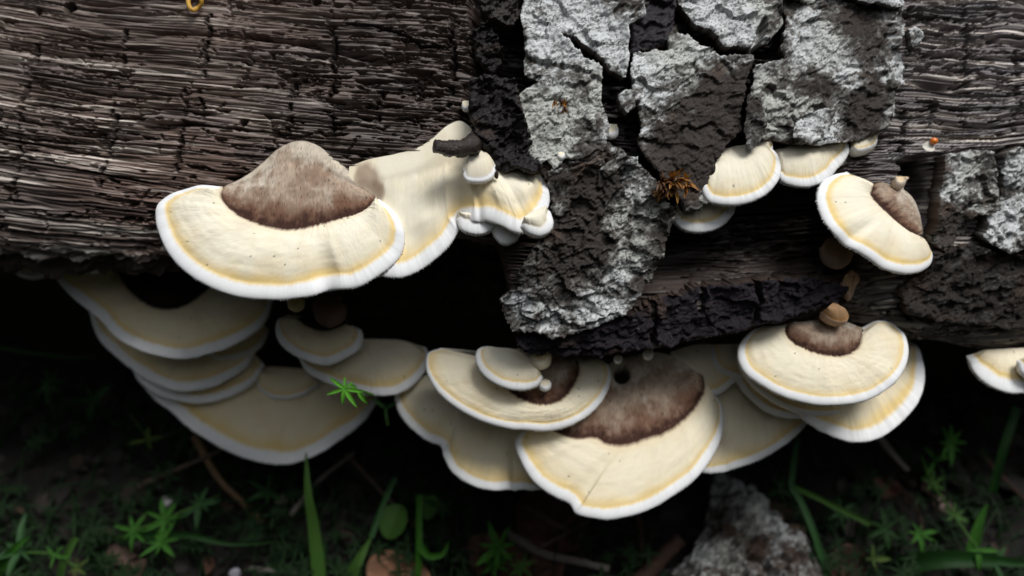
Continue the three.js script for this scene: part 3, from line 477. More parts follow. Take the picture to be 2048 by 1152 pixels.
// --- upper left cluster
bracket({ label: 'largest cream bracket with a domed tan-brown centre, upper left on the log', a: [450, 388], dip: 22, seed: 1, cols: 760, m: 35, hb: 3.4, hump: 1.3, bulge: 2.5, hy: 2.0, th: 4,
  rim: [[445, 374], [400, 372], [350, 386], [318, 408], [312, 440], [325, 485], [352, 527], [395, 562], [450, 588], [510, 598], [570, 600], [625, 592], [655, 578], [685, 580], [720, 575], [760, 552, 0.6], [793, 522, 1.6], [808, 492, 2.6], [809, 464, 3.4], [798, 438, 3.6], [782, 418, 3], [760, 400, 2]],
  back: [[452, 376], [500, 350], [535, 322], [560, 300], [600, 284], [640, 294], [665, 315], [695, 338], [742, 386]],
  brown: [[448, 378], [443, 395], [455, 415], [480, 435], [520, 452], [565, 463], [610, 460], [650, 450], [690, 438], [725, 425], [744, 410], [752, 395]], folds: [[655, 578, 0.018, 1.5, 0.3], [510, 598, 0.03, 0.4, 0.4]] });
bracket({ label: 'wide ruffled cream shelf with pillowy right end, fused to the right of the largest bracket', a: [830, 440], inset: 0.001, dip: 24, seed: 2, cols: 900, m: 36, hy: 1.8, bulge: 0.9,
  rim: [[680, 500], [715, 545], [757, 554], [800, 557], [850, 535], [893, 500, 0.5], [914, 470, 1.5], [926, 446, 3.5], [946, 446, 5.5], [972, 443, 7.5], [1000, 453, 9], [1035, 467, 10], [1062, 462, 10], [1086, 440, 10], [1099, 405, 9], [1096, 375, 7], [1082, 350, 5]],
  back: [[700, 334], [740, 320], [790, 310], [838, 296], [866, 278], [894, 254], [920, 244], [938, 254], [956, 278], [985, 306], [1026, 326], [1066, 336]], spots: [[738, 356, 40, 'tan2'], [752, 380, 26, 'tan2']], folds: [[926, 444, 0.014, 1.6, 0.2], [850, 535, 0.03, 0.7, 0.4], [985, 446, 0.012, 0.9, 0.3], [1084, 442, 0.014, 0.8, 0.2]],
  bumps: [[980, 405, 42, 1.3], [1062, 392, 40, 2.4], [895, 360, 34, 2.4], [735, 430, 62, -5], [780, 480, 40, -2.5], [852, 450, 44, 1.6]] });
bracket({ label: 'small white bracket whose toothed edge hangs lowest under the ruffled shelf', a: [1010, 470], d: 0.252, dip: 22, seed: 4, cols: 160, m: 30, yel: 0.2, rim: [[982, 455], [990, 476], [1003, 488], [1018, 489], [1034, 478], [1044, 460]], back: [[985, 440], [1045, 440]], hb: 1.5 });
bracket({ label: 'small white shaded bracket under the ruffled shelf, left of the lowest-hanging one', a: [950, 450], d: 0.252, dip: 22, seed: 5, cols: 160, m: 30, yel: 0.2, rim: [[912, 440], [922, 460], [945, 469], [970, 468], [990, 455], [996, 440]], back: [[915, 425], [990, 430]], hb: 1.5 });
bracket({ label: 'tiny white lobe at the right tip of the ruffled shelf', a: [1080, 425], d: 0.2365, dip: 24, seed: 6, cols: 160, m: 18, yel: 0.3, wrinkle: 0.2, rim: [[1040, 455], [1058, 469], [1080, 474], [1100, 464], [1107, 448], [1101, 424]], back: [[1048, 434], [1070, 422], [1092, 412]], hb: 2 });
bracket({ label: 'little white cone-shaped young bracket on top of the ruffled shelf', a: [958, 345], lift0: 0.0085, inset: -0.006, dip: 26, seed: 7, cols: 160, warm: 0, yel: 0, m: 8, hy: 1.2, bulge: 2.2, wrinkle: 0.2, rim: [[936, 335], [926, 350], [932, 363], [948, 367], [968, 366], [984, 358], [992, 344], [982, 330]], back: [[948, 306], [958, 298], [968, 306]] });
const knob = (label, x, y, r, o = {}) => bracket({ name: 'fungus_knob', label, a: [x, y], inset: 0.001, dip: o.dip ?? 10, seed: o.seed ?? 8, cols: 60, yel: 0.15, m: r * 0.5, hy: r * 0.12, bulge: r * 0.05, th: 1, teeth: 0.3, wrinkle: 0.4, group: 'small knobs of young fungus on the log', category: 'fungus',
  rim: [[x - r, y - r * 0.2], [x - r * 0.8, y + r * 0.6], [x, y + r], [x + r * 0.85, y + r * 0.55], [x + r, y - r * 0.2]], back: [[x - r * 0.7, y - r * 0.7], [x, y - r * 0.95], [x + r * 0.7, y - r * 0.7]], hb: r * 0.06, ...o });
knob('round cream knob of fungus beside the black splinter', 953, 276, 13);
knob('tiny pale knob high up beside the rotten bark', 932, 213, 9, { seed: 9 });
knob('white knob in the dark gap between the two pale bark slabs', 1222, 264, 15, { seed: 10 });
knob('tiny cream knob on the lower tip of the left bark sheet', 1122, 312, 8, { a: [1122, 312], d: 0.2385, seed: 11 });
// --- upper right cluster
bracket({ label: 'pale young bracket low under the moss-tipped bark, partly hidden by the bracket above', a: [1420, 405], d: 0.262, dip: 22, seed: 13, cols: 240, m: 22, rim: [[1345, 432], [1352, 450], [1372, 462], [1400, 466], [1430, 460], [1452, 446], [1468, 425], [1472, 406]], back: [[1350, 410], [1400, 395], [1465, 395]], hb: 2 });
bracket({ label: 'smooth cream bracket emerging below the central bark slab at right', a: [1480, 306], inset: 0.0, dip: 24, seed: 12, cols: 340, m: 20, hy: 1.6, bulge: 2.4, rim: [[1408, 345], [1402, 380], [1415, 402], [1440, 411], [1475, 411], [1510, 402], [1540, 383], [1558, 358], [1561, 332], [1552, 310], [1530, 288]], back: [[1418, 330], [1435, 308], [1462, 296], [1500, 290], [1524, 286]] });
bracket({ label: 'cream bracket under the bottom edge of the broad right bark slab', a: [1620, 300], inset: 0.0, dip: 24, seed: 14, cols: 300, m: 22, hy: 1.5, bulge: 2, rim: [[1552, 345], [1562, 364], [1580, 372], [1604, 376], [1632, 371], [1656, 357], [1674, 338], [1690, 320], [1698, 300], [1690, 276]], back: [[1548, 302], [1600, 288], [1650, 282], [1684, 274]] });
bracket({ label: 'small cream stub at the right corner of the broad bark slab', a: [1722, 286], inset: 0.0, dip: 20, seed: 15, cols: 120, m: 7, hy: 2, rim: [[1700, 298], [1712, 308], [1732, 305], [1748, 296], [1753, 284], [1744, 274]], back: [[1698, 286], [1718, 276], [1738, 272]] });
bracket({ label: 'slanting cream bracket with a brown centre growing diagonally at right', a: [1735, 385], line: [[1705, 352], [1838, 462]], dip: 24, seed: 16, cols: 420, wrinkle: 0.45, m: 22, hb: 2.2, hump: 1.5, hy: 1.6,
  rim: [[1692, 344], [1662, 352], [1639, 370], [1632, 396], [1641, 430], [1660, 463], [1695, 492], [1730, 515], [1770, 538], [1806, 549], [1840, 544], [1858, 530], [1860, 512], [1848, 492], [1838, 478]], back: [[1752, 366], [1790, 374], [1818, 394], [1834, 430], [1838, 468]], brown: [[1746, 370], [1740, 392], [1762, 418], [1788, 442], [1812, 462], [1833, 474]], folds: [[1690, 490, 0.03, 0.8, 0.4], [1770, 538, 0.04, 0.5, 0.3]] });
knob('tan knob at the top of the slanting bracket', 1797, 366, 13, { wrinkle: 0.1, seed: 17, tint: [0.8, 0.68, 0.56], hy: 2.5 });
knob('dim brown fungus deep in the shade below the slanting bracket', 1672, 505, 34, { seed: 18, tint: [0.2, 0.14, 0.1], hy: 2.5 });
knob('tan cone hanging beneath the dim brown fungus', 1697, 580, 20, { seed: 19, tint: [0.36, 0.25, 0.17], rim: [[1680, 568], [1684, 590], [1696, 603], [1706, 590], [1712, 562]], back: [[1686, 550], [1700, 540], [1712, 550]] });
// --- lower right cluster
bracket({ label: 'thin outermost left rim of the stack under the lower right bracket', a: [1450, 705], d: 0.300, dip: 16, seed: 24, cols: 140, m: 12, rim: [[1422, 690], [1424, 722], [1438, 744], [1468, 756], [1495, 762]], back: [[1470, 690], [1510, 710]], hb: 2 });
bracket({ label: 'narrow shelf directly beneath the lower right bracket, showing only its left rim', a: [1520, 720], d: 0.299, dip: 16, seed: 23, cols: 240, m: 14, rim: [[1450, 690], [1450, 728], [1472, 764], [1500, 800], [1540, 828], [1590, 838], [1640, 830]], back: [[1500, 690], [1560, 700], [1650, 730]], hb: 2 });
bracket({ label: 'thin shelf peeping out between the lower right bracket and the broad white-rimmed one', a: [1540, 720], d: 0.291, dip: 16, seed: 22, cols: 240, m: 12, rim: [[1470, 690], [1480, 740], [1510, 780], [1550, 808], [1590, 826], [1640, 832], [1680, 826]], back: [[1520, 690], [1580, 700], [1660, 730]], hb: 2 });
bracket({ label: 'broad white-rimmed bracket beneath the lower right one', a: [1700, 700], d: 0.297, dip: 16, seed: 21, cols: 380, m: 30, rim: [[1585, 805], [1605, 838], [1640, 862], [1680, 880], [1722, 886], [1766, 873], [1806, 842], [1836, 805], [1849, 765], [1846, 730], [1836, 695], [1815, 680]], back: [[1600, 730], [1660, 710], [1740, 700], [1790, 690]], hb: 3, bulge: 2 });
bracket({ label: 'half-moon cream bracket with a dark brown fan-shaped centre, lower right', a: [1600, 655], d: 0.276, dip: 18, seed: 20, cols: 480, m: 19, hb: 3.2, hump: 1.8, hy: 1.6,
  rim: [[1560, 648], [1512, 658], [1482, 684], [1475, 715], [1490, 748], [1530, 778], [1580, 798], [1640, 812], [1690, 810], [1740, 798], [1785, 770], [1810, 735], [1816, 700], [1806, 668], [1782, 648], [1748, 645], [1722, 656]], back: [[1588, 646], [1630, 640], [1670, 640], [1700, 646], [1720, 656]], backH: 4, brown: [[1573, 650], [1570, 668], [1590, 690], [1625, 706], [1660, 714], [1695, 711], [1716, 696], [1723, 668]] });
bracket({ name: 'fungus_knob', label: 'tan wedge-shaped fungus on top of the lower right bracket', a: [1668, 634], d: 0.266, dip: 26, seed: 25, cols: 80, m: 6, hy: 2, tint: [0.56, 0.38, 0.27], category: 'fungus', group: 'small knobs of young fungus on the log', rim: [[1640, 626], [1648, 640], [1668, 650], [1690, 648], [1696, 632]], back: [[1654, 616], [1668, 606], [1682, 614]], backH: 4 });
bracket({ label: 'cream bracket right of the big brown-centred one, running under the right stack', a: [1500, 770], d: 0.308, dip: 16, seed: 26, cols: 320, m: 17, rim: [[1370, 938], [1420, 948], [1470, 938], [1520, 920], [1560, 897], [1590, 874], [1612, 850], [1622, 825]], back: [[1425, 770], [1480, 745], [1540, 745], [1590, 770]], hb: 2.5, bulge: 2, folds: [[1450, 940, 0.03, 0.7, 0.3]] });
bracket({ label: 'small shaded bracket wedged between the big brown-centred one and the right stack', a: [1420, 715], d: 0.302, dip: 16, seed: 27, cols: 200, m: 15, rim: [[1385, 785], [1412, 794], [1440, 788], [1462, 772], [1478, 750], [1482, 725]], back: [[1340, 705], [1390, 690], [1450, 690]], hb: 2.5 });
bracket({ label: 'big lower bracket with a wide brown wrinkled centre and a dark hole in it', a: [1290, 720], d: 0.302, dip: 17, seed: 28, cols: 620, m: 24, hb: 4.5, hump: 1.2, hy: 2.0, th: 3.4,
  rim: [[1090, 848], [1042, 866], [1030, 890], [1042, 925], [1060, 955], [1085, 980], [1115, 998], [1140, 1008], [1152, 1028], [1180, 1037], [1215, 1041], [1260, 1033], [1310, 1015], [1350, 990], [1390, 960], [1420, 922], [1440, 882], [1448, 840], [1441, 806], [1425, 785]], back: [[1150, 760], [1210, 730], [1265, 712], [1320, 705], [1362, 722], [1392, 745]], backH: 9, brown: [[1100, 862], [1150, 880], [1190, 878], [1215, 891], [1250, 893], [1290, 881], [1330, 868], [1370, 840], [1398, 805], [1409, 775], [1406, 752]], folds: [[1145, 1010, 0.02, 1.4, 0.1], [1060, 955, 0.03, 0.6, 0.3]], pits: [[1244, 750, 15, 4]] });
bracket({ label: 'fan-shaped shaded bracket with a scalloped notch, left of the big brown-centred one', a: [940, 760], d: 0.316, dip: 16, seed: 29, cols: 480, m: 20, rim: [[812, 760], [792, 778], [790, 800], [800, 830], [825, 860], [858, 884], [880, 890], [888, 915], [905, 945], [945, 972], [990, 982], [1030, 978], [1075, 980], [1110, 965]], back: [[860, 750], [930, 745], [1000, 760], [1060, 790]], hb: 3, bulge: 2.6, folds: [[880, 890, 0.03, 1.5, 0.2], [1030, 978, 0.02, 2.2, 0.3]] });
bracket({ label: 'curved cream bracket with a maroon-brown centre, lower middle', a: [1040, 715], d: 0.288, dip: 18, seed: 30, cols: 460, m: 15, hb: 3, hump: 1.0, hy: 1.6,
  rim: [[882, 696], [856, 708], [852, 740], [868, 775], [900, 808], [945, 835], [1000, 855], [1060, 861], [1110, 860], [1150, 848], [1190, 820], [1212, 790], [1222, 755], [1215, 730], [1196, 718], [1172, 716]], back: [[985, 705], [1040, 697], [1100, 704], [1142, 714]], backH: 4, brown: [[975, 720], [1000, 765], [1038, 797], [1085, 812], [1120, 803], [1146, 775], [1158, 745], [1156, 724]], folds: [[1080, 860, 0.04, 0.7, 0.2]] });
bracket({ label: 'small yellow-lined half-moon bracket sitting on the lower middle one', a: [1020, 712], d: 0.275, dip: 20, seed: 31, cols: 240, m: 17, rim: [[976, 692], [955, 700], [951, 722], [964, 748], [990, 768], [1020, 779], [1050, 781], [1075, 772], [1086, 756]], back: [[985, 695], [1030, 700], [1078, 732]], hb: 2 });
const low = (label, x, y, r, d, o = {}) => knob(label, x, y, r, { d, a: [x, y], ...o });
low('yellowish knob of fungus at the right of the small half-moon bracket', 1081, 718, 22, 0.272, { seed: 32, tint: [0.95, 0.85, 0.62] });
low('cream nub on the maroon centre of the lower middle bracket', 1090, 770, 13, 0.274, { seed: 33 });
low('tiny cream bead under the log edge above the big brown centre', 1296, 709, 11, 0.279, { seed: 34 });
low('tiny cream bead under the log edge left of the other bead', 1236, 718, 9, 0.279, { seed: 35 });
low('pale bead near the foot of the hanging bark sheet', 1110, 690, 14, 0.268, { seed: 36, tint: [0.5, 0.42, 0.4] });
// --- lower left cluster
bracket({ label: 'cream bracket right of the small dark-centred one, yellow near its rim', a: [740, 705], d: 0.312, dip: 16, seed: 38, cols: 320, m: 20, rim: [[596, 712], [610, 740], [650, 765], [700, 782], [750, 792], [796, 788], [830, 768], [852, 740], [860, 715], [852, 695]], back: [[640, 690], [720, 680], [800, 680]], hb: 3, bulge: 2 });
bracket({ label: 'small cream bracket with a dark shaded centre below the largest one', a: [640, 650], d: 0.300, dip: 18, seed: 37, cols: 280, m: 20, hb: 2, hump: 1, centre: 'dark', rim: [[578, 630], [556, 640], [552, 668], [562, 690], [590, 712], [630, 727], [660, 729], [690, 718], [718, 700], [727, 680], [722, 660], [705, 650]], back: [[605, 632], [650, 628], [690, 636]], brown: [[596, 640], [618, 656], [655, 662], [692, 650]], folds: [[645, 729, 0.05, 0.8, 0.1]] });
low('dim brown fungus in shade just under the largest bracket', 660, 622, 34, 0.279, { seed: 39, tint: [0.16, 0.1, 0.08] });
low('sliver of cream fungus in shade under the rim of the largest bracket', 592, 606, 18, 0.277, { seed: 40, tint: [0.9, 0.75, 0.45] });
const ML = 'stacked shaded brackets at lower left';
bracket({ label: 'lowest and widest bracket of the shaded left stack, with a radial crease', a: [540, 775], d: 0.352, dip: 15, seed: 45, cols: 460, m: 30, rim: [[276, 755], [305, 795], [345, 826], [370, 850], [402, 873], [450, 900], [500, 920], [550, 927], [600, 920], [642, 906], [692, 872], [732, 838], [758, 798]], back: [[420, 745], [520, 735], [620, 740], [710, 750]], hb: 4, bulge: 2.2, folds: [[575, 925, 0.05, 2, 0.1]], group: ML });
bracket({ label: 'small cream lobe above the lowest bracket of the left stack', a: [560, 760], d: 0.346, dip: 15, seed: 46, cols: 140, m: 8, rim: [[512, 752], [520, 780], [540, 795], [575, 799], [610, 790], [640, 770]], back: [[530, 745], [580, 740], [630, 750]], hb: 2, group: ML });
bracket({ label: 'fourth bracket down in the shaded left stack, mostly covered', a: [420, 730], d: 0.347, dip: 15, seed: 44, cols: 300, m: 20, rim: [[262, 735], [282, 768], [330, 795], [380, 806], [422, 805], [470, 790], [510, 765], [530, 730]], back: [[330, 710], [500, 700]], hb: 3, group: ML });
bracket({ label: 'third bracket down in the shaded left stack, white rim sweeping left', a: [400, 690], d: 0.342, dip: 15, seed: 43, cols: 340, m: 24, rim: [[178, 622], [196, 675], [230, 712], [265, 740], [310, 768], [365, 783], [412, 778], [452, 762], [492, 735], [516, 695]], back: [[300, 660], [400, 650], [490, 660]], hb: 3, group: ML });
bracket({ label: 'narrow shelf showing at the right below the upper bracket of the left stack', a: [480, 690], d: 0.338, dip: 15, seed: 42, cols: 160, m: 10, rim: [[408, 705], [440, 721], [480, 715], [520, 695], [538, 660]], back: [[430, 670], [520, 640]], hb: 2, group: ML });
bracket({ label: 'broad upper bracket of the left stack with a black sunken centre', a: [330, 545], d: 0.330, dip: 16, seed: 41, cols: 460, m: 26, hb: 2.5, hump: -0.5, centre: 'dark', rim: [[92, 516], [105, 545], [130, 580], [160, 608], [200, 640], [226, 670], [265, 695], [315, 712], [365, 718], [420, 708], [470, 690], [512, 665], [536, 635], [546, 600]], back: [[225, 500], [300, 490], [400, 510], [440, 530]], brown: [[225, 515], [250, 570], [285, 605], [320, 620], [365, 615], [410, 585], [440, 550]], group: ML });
bracket({ label: 'thin wavy bracket rim peeping out beneath the left lower edge of the log', a: [230, 500], d: 0.320, dip: 16, seed: 47, cols: 240, m: 16, rim: [[92, 512], [120, 530], [160, 543], [196, 545], [230, 530], [275, 513], [345, 508], [380, 515]], back: [[130, 490], [340, 480]], hb: 2, group: ML });
bracket({ label: 'faint bracket rim in deep shade at the far left edge', a: [62, 540], d: 0.332, dip: 16, seed: 48, cols: 120, m: 12, rim: [[22, 538], [40, 552], [66, 557], [98, 548]], back: [[30, 525], [90, 525]], hb: 1.5, group: ML });
bracket({ label: 'white-rimmed bracket under the log at the right edge of the picture', a: [2000, 715], d: 0.288, dip: 16, seed: 49, cols: 260, m: 34, rim: [[1932, 712], [1948, 746], [1975, 770], [2010, 785], [2048, 787], [2090, 772], [2115, 720]], back: [[1970, 700], [2080, 695]], hb: 2 });
bracket({ label: 'corner of a white bracket cut off by the right edge', a: [2080, 730], d: 0.280, dip: 16, seed: 50, cols: 160, m: 14, rim: [[2032, 722], [2040, 744], [2062, 760], [2100, 762], [2130, 730]], back: [[2060, 710], [2120, 705]], hb: 2 });
// ---------------------------------------------------------------- ground
const SOIL = { a: lin(22, 18, 15), b: lin(12, 10, 9), c: lin(38, 30, 24) };
const groundH = (x, z) => 0.004 * fbm(x * 22, z * 22, 4) + 0.0022 * fbm(x * 120 + 5, z * 120, 3) + 0.0008 * n2(x * 500, z * 500);
{
  const n = 420, ax = [], az = [];
  for (let i = 0; i <= n; i++) { const t = i / n * 2 - 1; ax.push(0.40 * t + 150 * Math.sign(t) * Math.abs(t) ** 15); az.push(0.12 + 0.34 * t + 150 * Math.sign(t) * Math.abs(t) ** 15); }
  const N = n + 1, pos = new Float32Array(N * N * 3), col = new Float32Array(N * N * 3), uv = new Float32Array(N * N * 2), idx = [];
  for (let j = 0, k = 0; j < N; j++) for (let i = 0; i < N; i++, k++) {
    const x = ax[i], z = az[j], r = Math.hypot(x, z), f = sm(3, 0.5, r);
    pos.set([x, GROUND + groundH(x, z) * f, z], k * 3); uv.set([x, z], k * 2);
    let c = mixc(SOIL.a, SOIL.b, sm(-0.3, 0.4, fbm(x * 60, z * 60, 3))); c = mixc(c, SOIL.c, 0.7 * sm(0.25, 0.6, n2(x * 240, z * 240)));
    col.set(mulc(c, 1 + 0.3 * n2(x * 700, z * 700)), k * 3);
    if (i < n && j < n) idx.push(k, k + N, k + 1, k + 1, k + N, k + N + 1);
  }
  const g = mesh('ground', geoFrom(pos, col, idx, uv), new THREE.MeshStandardMaterial({ vertexColors: true, roughness: 0.95, bumpMap: bumpTex(50), bumpScale: 0.0005 }));
  tag(g, 'dark damp soil under the log', 'ground', null, 'structure');
}
const onSoil = (px, py, h = 0) => { let p = overGround(px, py, h); for (let k = 0; k < 4; k++) p = overGround(px, py, h + groundH(p.x, p.z)); return p; };
// --- green things
const greens = [[58, 112, 32], [32, 68, 25], [72, 110, 46], [76, 98, 38], [50, 88, 46], [92, 164, 44], [26, 54, 20]].map(([r, g, b]) => new THREE.MeshPhysicalMaterial({ color: new THREE.Color().setRGB(...lin(r, g, b)), roughness: 0.5, specularIntensity: 0.5, transmission: 0.25, thickness: 0, side: THREE.DoubleSide, bumpMap: bumpTex(60), bumpScale: 0.00015 }));
function leafGeo(wide, fold, droop, n = 9, m = 4, round = 0) {   // a leaf of length 1 along +z, base at the origin
  const pos = [], idx = [], uv = [];
  for (let j = 0; j <= n; j++) for (let i = -m; i <= m; i++) {
    const t = j / n, u = i / m, w = wide * (round ? Math.sqrt(Math.max(0, Math.sin(Math.PI * Math.min(1, t * 0.98 + 0.01)))) : Math.sin(Math.PI * t ** 0.85) ** 0.75 * (1 - 0.25 * t)) + 0.008;
    pos.push(u * w, fold * Math.abs(u) ** 1.3 * w - droop * t * t + 0.12 * t - 0.02 * (i === 0), t); uv.push(u * w * 0.02, t * 0.02);
  }
  const k = 2 * m + 1;
  for (let j = 0; j < n; j++) for (let i = 0; i < 2 * m; i++) { const a = j * k + i; idx.push(a, a + k, a + 1, a + 1, a + k, a + k + 1); }
  return geoFrom(pos, null, idx, uv);
}
const leafShapes = [leafGeo(0.12, 0.4, 0.3), leafGeo(0.10, 0.5, 0.0), leafGeo(0.15, 0.35, 0.5)], roundLeaf = leafGeo(0.42, 0.45, 0.35, 14, 6, 1);
const smoothCurve = (P) => P.length > 2 ? new THREE.CatmullRomCurve3(P, false, 'centripetal') : new THREE.LineCurve3(P[0], P[1]);
function taperTube(P, r0, r1, rough = 0, seg = 24, rad = 7, seed = 1) {
  const c = smoothCurve(P), pos = [], idx = [], uv = [], fr = c.computeFrenetFrames(seg, false), L = c.getLength();
  for (let j = 0; j <= seg; j++) { const t = j / seg, p = c.getPointAt(t); for (let i = 0; i <= rad; i++) { const a = i / rad * Math.PI * 2, r = mix(r0, r1, t) * (1 + rough * (n2(t * L * 300 + seed * 9, Math.cos(a) * 2 + seed) + 0.7 * n2(t * L * 900, seed * 3 + Math.sin(a)))); pos.push(...p.clone().addScaledVector(fr.normals[j], Math.cos(a) * r).addScaledVector(fr.binormals[j], Math.sin(a) * r).toArray()); uv.push(i / rad * 0.01, t * L); } }
  const e0 = pos.length / 3; pos.push(...c.getPointAt(0).toArray(), ...c.getPointAt(1).toArray()); uv.push(0, 0, 0, L); for (let i = 0; i < rad; i++) { idx.push(e0, i + 1, i, e0 + 1, seg * (rad + 1) + i, seg * (rad + 1) + i + 1); }
  const k = rad + 1; for (let j = 0; j < seg; j++) for (let i = 0; i < rad; i++) { const a = j * k + i; idx.push(a, a + 1, a + k, a + 1, a + k + 1, a + k); }
  return geoFrom(pos, null, idx, uv);
}
const rel = (P, o) => P.map((p) => p.clone().sub(o));
let plantNo = 0;
// stem through picture points [x, y, height over the soil in m]; whorls [index of point, leaves, length in mm, colour]
function weed(label, pts, whorls, o = {}) {
  srand(300 + plantNo++);
  const P = pts.map(([x, y, h, d]) => d ? at(x, y, d) : onSoil(x, y, h)), g = thing('cleavers_weed', label, 'weed', 'green weeds on the ground', P[0]), Q = rel(P, P[0]);
  if (Q.length > 1) mesh('stem', taperTube(Q, o.r ?? 0.0006, (o.r ?? 0.0006) * 0.7, 0.05, 20, 6), greens[o.stem ?? 2], g);
  for (const [k, n, len, c = 0, lift = 0.15, spin = 0] of whorls) {
    const up = V3(o.lean?.[0] ?? rr(-0.25, 0.25), 1, o.lean?.[1] ?? rr(0.25, 0.7)).normalize(), base = new THREE.Quaternion().setFromUnitVectors(V3(0, 1, 0), up);
    for (let i = 0; i < n; i++) {
      const m = mesh('leaf', leafShapes[Math.floor(rnd() * 3)], greens[c], g), s = len * 0.72e-3 * rr(0.55, 1.2);
      m.position.copy(Q[k]); m.scale.set(s * rr(0.85, 1.2), s, s);
      m.quaternion.copy(base).multiply(new THREE.Quaternion().setFromEuler(new THREE.Euler(-lift - rr(-0.15, 0.2), spin + (i + rr(-0.15, 0.15)) / n * Math.PI * 2, 0, 'YXZ')));
    }
  }
  return g;
}
function blade(label, pts, width, c = 0, o = {}) {
  const P = pts.map(([x, y, h, d]) => d ? at(x, y, d) : onSoil(x, y, h)), cv = smoothCurve(P), n = 30, pos = [], idx = [], uv = [];
  for (let j = 0; j <= n; j++) { const t = j / n, p = cv.getPointAt(t), tn = cv.getTangentAt(t), side = tn.clone().cross(CAM.clone().sub(p).normalize()).normalize(), up = side.clone().cross(tn).normalize(); side.applyAxisAngle(tn, 0.35); const w = width * 1e-3 * (o.even ? 0.5 : 0.5 * Math.sin(Math.PI * clamp(0.5 + 0.48 * t)) ** 0.8); for (let i = -2; i <= 2; i++) { const q = p.clone().sub(P[0]).addScaledVector(side, w * i / 2).addScaledVector(up, 0.35 * w * Math.abs(i) / 2 - (i === 0 ? 0.0001 : 0)); pos.push(q.x, q.y, q.z); uv.push(i * 0.001, t * 0.05); } }
  for (let j = 0; j < n; j++) for (let i = 0; i < 4; i++) { const a = j * 5 + i; idx.push(a, a + 5, a + 1, a + 1, a + 5, a + 6); }
  const m = mesh('grass_blade', geoFrom(pos, null, idx, uv), greens[c]); m.position.copy(P[0]); return tag(m, label, 'grass blade', 'grass blades on the ground');
}
const barkBrown = new THREE.MeshStandardMaterial({ color: new THREE.Color().setRGB(...lin(96, 80, 70)), roughness: 0.85, bumpMap: bumpTex(80), bumpScale: 0.0004 });
const barkGrey = new THREE.MeshStandardMaterial({ color: new THREE.Color().setRGB(...lin(120, 112, 106)), roughness: 0.85, bumpMap: bumpTex(80), bumpScale: 0.0004 });
const straw = new THREE.MeshStandardMaterial({ color: new THREE.Color().setRGB(...lin(110, 86, 58)), roughness: 0.7 });
const darkStick = new THREE.MeshStandardMaterial({ color: new THREE.Color().setRGB(...lin(70, 48, 38)), roughness: 0.8, bumpMap: bumpTex(80), bumpScale: 0.0005 });
let twigNo = 0;
function twig(label, pts, r, mat = barkBrown, name = 'twig') { const P = pts.map(([x, y, h]) => onSoil(x, y, h)); const m = mesh(name, taperTube(rel(P, P[0]), r * 1e-3, r * 0.65e-3, 0.16, 40, 8, ++twigNo), mat); m.position.copy(P[0]); return tag(m, label, 'twig', 'fallen twigs'); }
function deadLeaf(label, pts, h, tint, curl = 0.006) {          // a fallen leaf: outline on the soil, curled, with veins
  const P = pts.map(([x, y]) => onSoil(x, y, h)), o = P.reduce((a, p) => a.add(p), V3(0, 0, 0)).multiplyScalar(1 / P.length), cv = new THREE.CatmullRomCurve3(P, true, 'centripetal'), N = 72, M = 14, pos = [], col = [], idx = [], uv = [];
  for (let side = 0; side < 2; side++) for (let j = 0; j <= M; j++) for (let i = 0; i <= N; i++) {
    const q = cv.getPointAt((i % N) / N).sub(o), t = j / M; const x = q.x * t, z = q.z * t;
    const y = q.y * t + curl * (t * t * (0.6 + fbm(x * 60 + h * 900, z * 60, 2)) + 0.25 * fbm(x * 200, z * 200, 2)) - side * 0.0004;
    pos.push(x, y, z); uv.push(x, z);
    const vein = Math.abs(((x * 0.6 + Math.abs(z)) * 190) % 1 - 0.5) < 0.06 || Math.abs(z) < 0.0005, c = mulc(tint, (vein ? 1.3 : 1) * (1 + 0.35 * fbm(x * 150, z * 150, 3) + 0.15 * n2(x * 900, z * 900))); col.push(...c);
  }
  const k = N + 1, H = k * (M + 1);
  for (let s = 0; s < 2; s++) for (let j = 0; j < M; j++) for (let i = 0; i < N; i++) { const a = s * H + j * k + i; if (s) idx.push(a, a + 1, a + k, a + 1, a + k + 1, a + k); else idx.push(a, a + k, a + 1, a + 1, a + k, a + k + 1); }
  for (let i = 0; i < N; i++) { const a = M * k + i; idx.push(a, a + H, a + 1, a + 1, a + H, a + H + 1); }
  const m = mesh('fallen_leaf', geoFrom(pos, col, idx, uv), new THREE.MeshStandardMaterial({ vertexColors: true, roughness: 0.65, bumpMap: bumpTex(60), bumpScale: 0.0003 }));
  m.position.copy(o); return tag(m, label, 'fallen leaf', 'dead leaves on the soil');
}
function pebble(label, x, y, r, c) {
  const g = new THREE.IcosahedronGeometry(1, 4), p = g.attributes.position; srand(Math.round(x));
  const o = rnd() * 50; for (let i = 0; i < p.count; i++) { const a = V3().fromBufferAttribute(p, i), k = 1 + 0.28 * n2(a.x * 1.6 + o, a.y * 1.6 + a.z) + 0.1 * n2(a.x * 5 + o, a.z * 5 - a.y); p.setXYZ(i, a.x * k, a.y * k * 0.7, a.z * k * 0.85); } g.computeVertexNormals();
  const m = mesh('pebble', g, new THREE.MeshStandardMaterial({ color: new THREE.Color().setRGB(...c), roughness: 0.85 })); m.position.copy(onSoil(x, y, r * 0.4e-3)); m.scale.setScalar(r * 1e-3); return tag(m, label, 'pebble', 'pale crumbs on the soil');
}
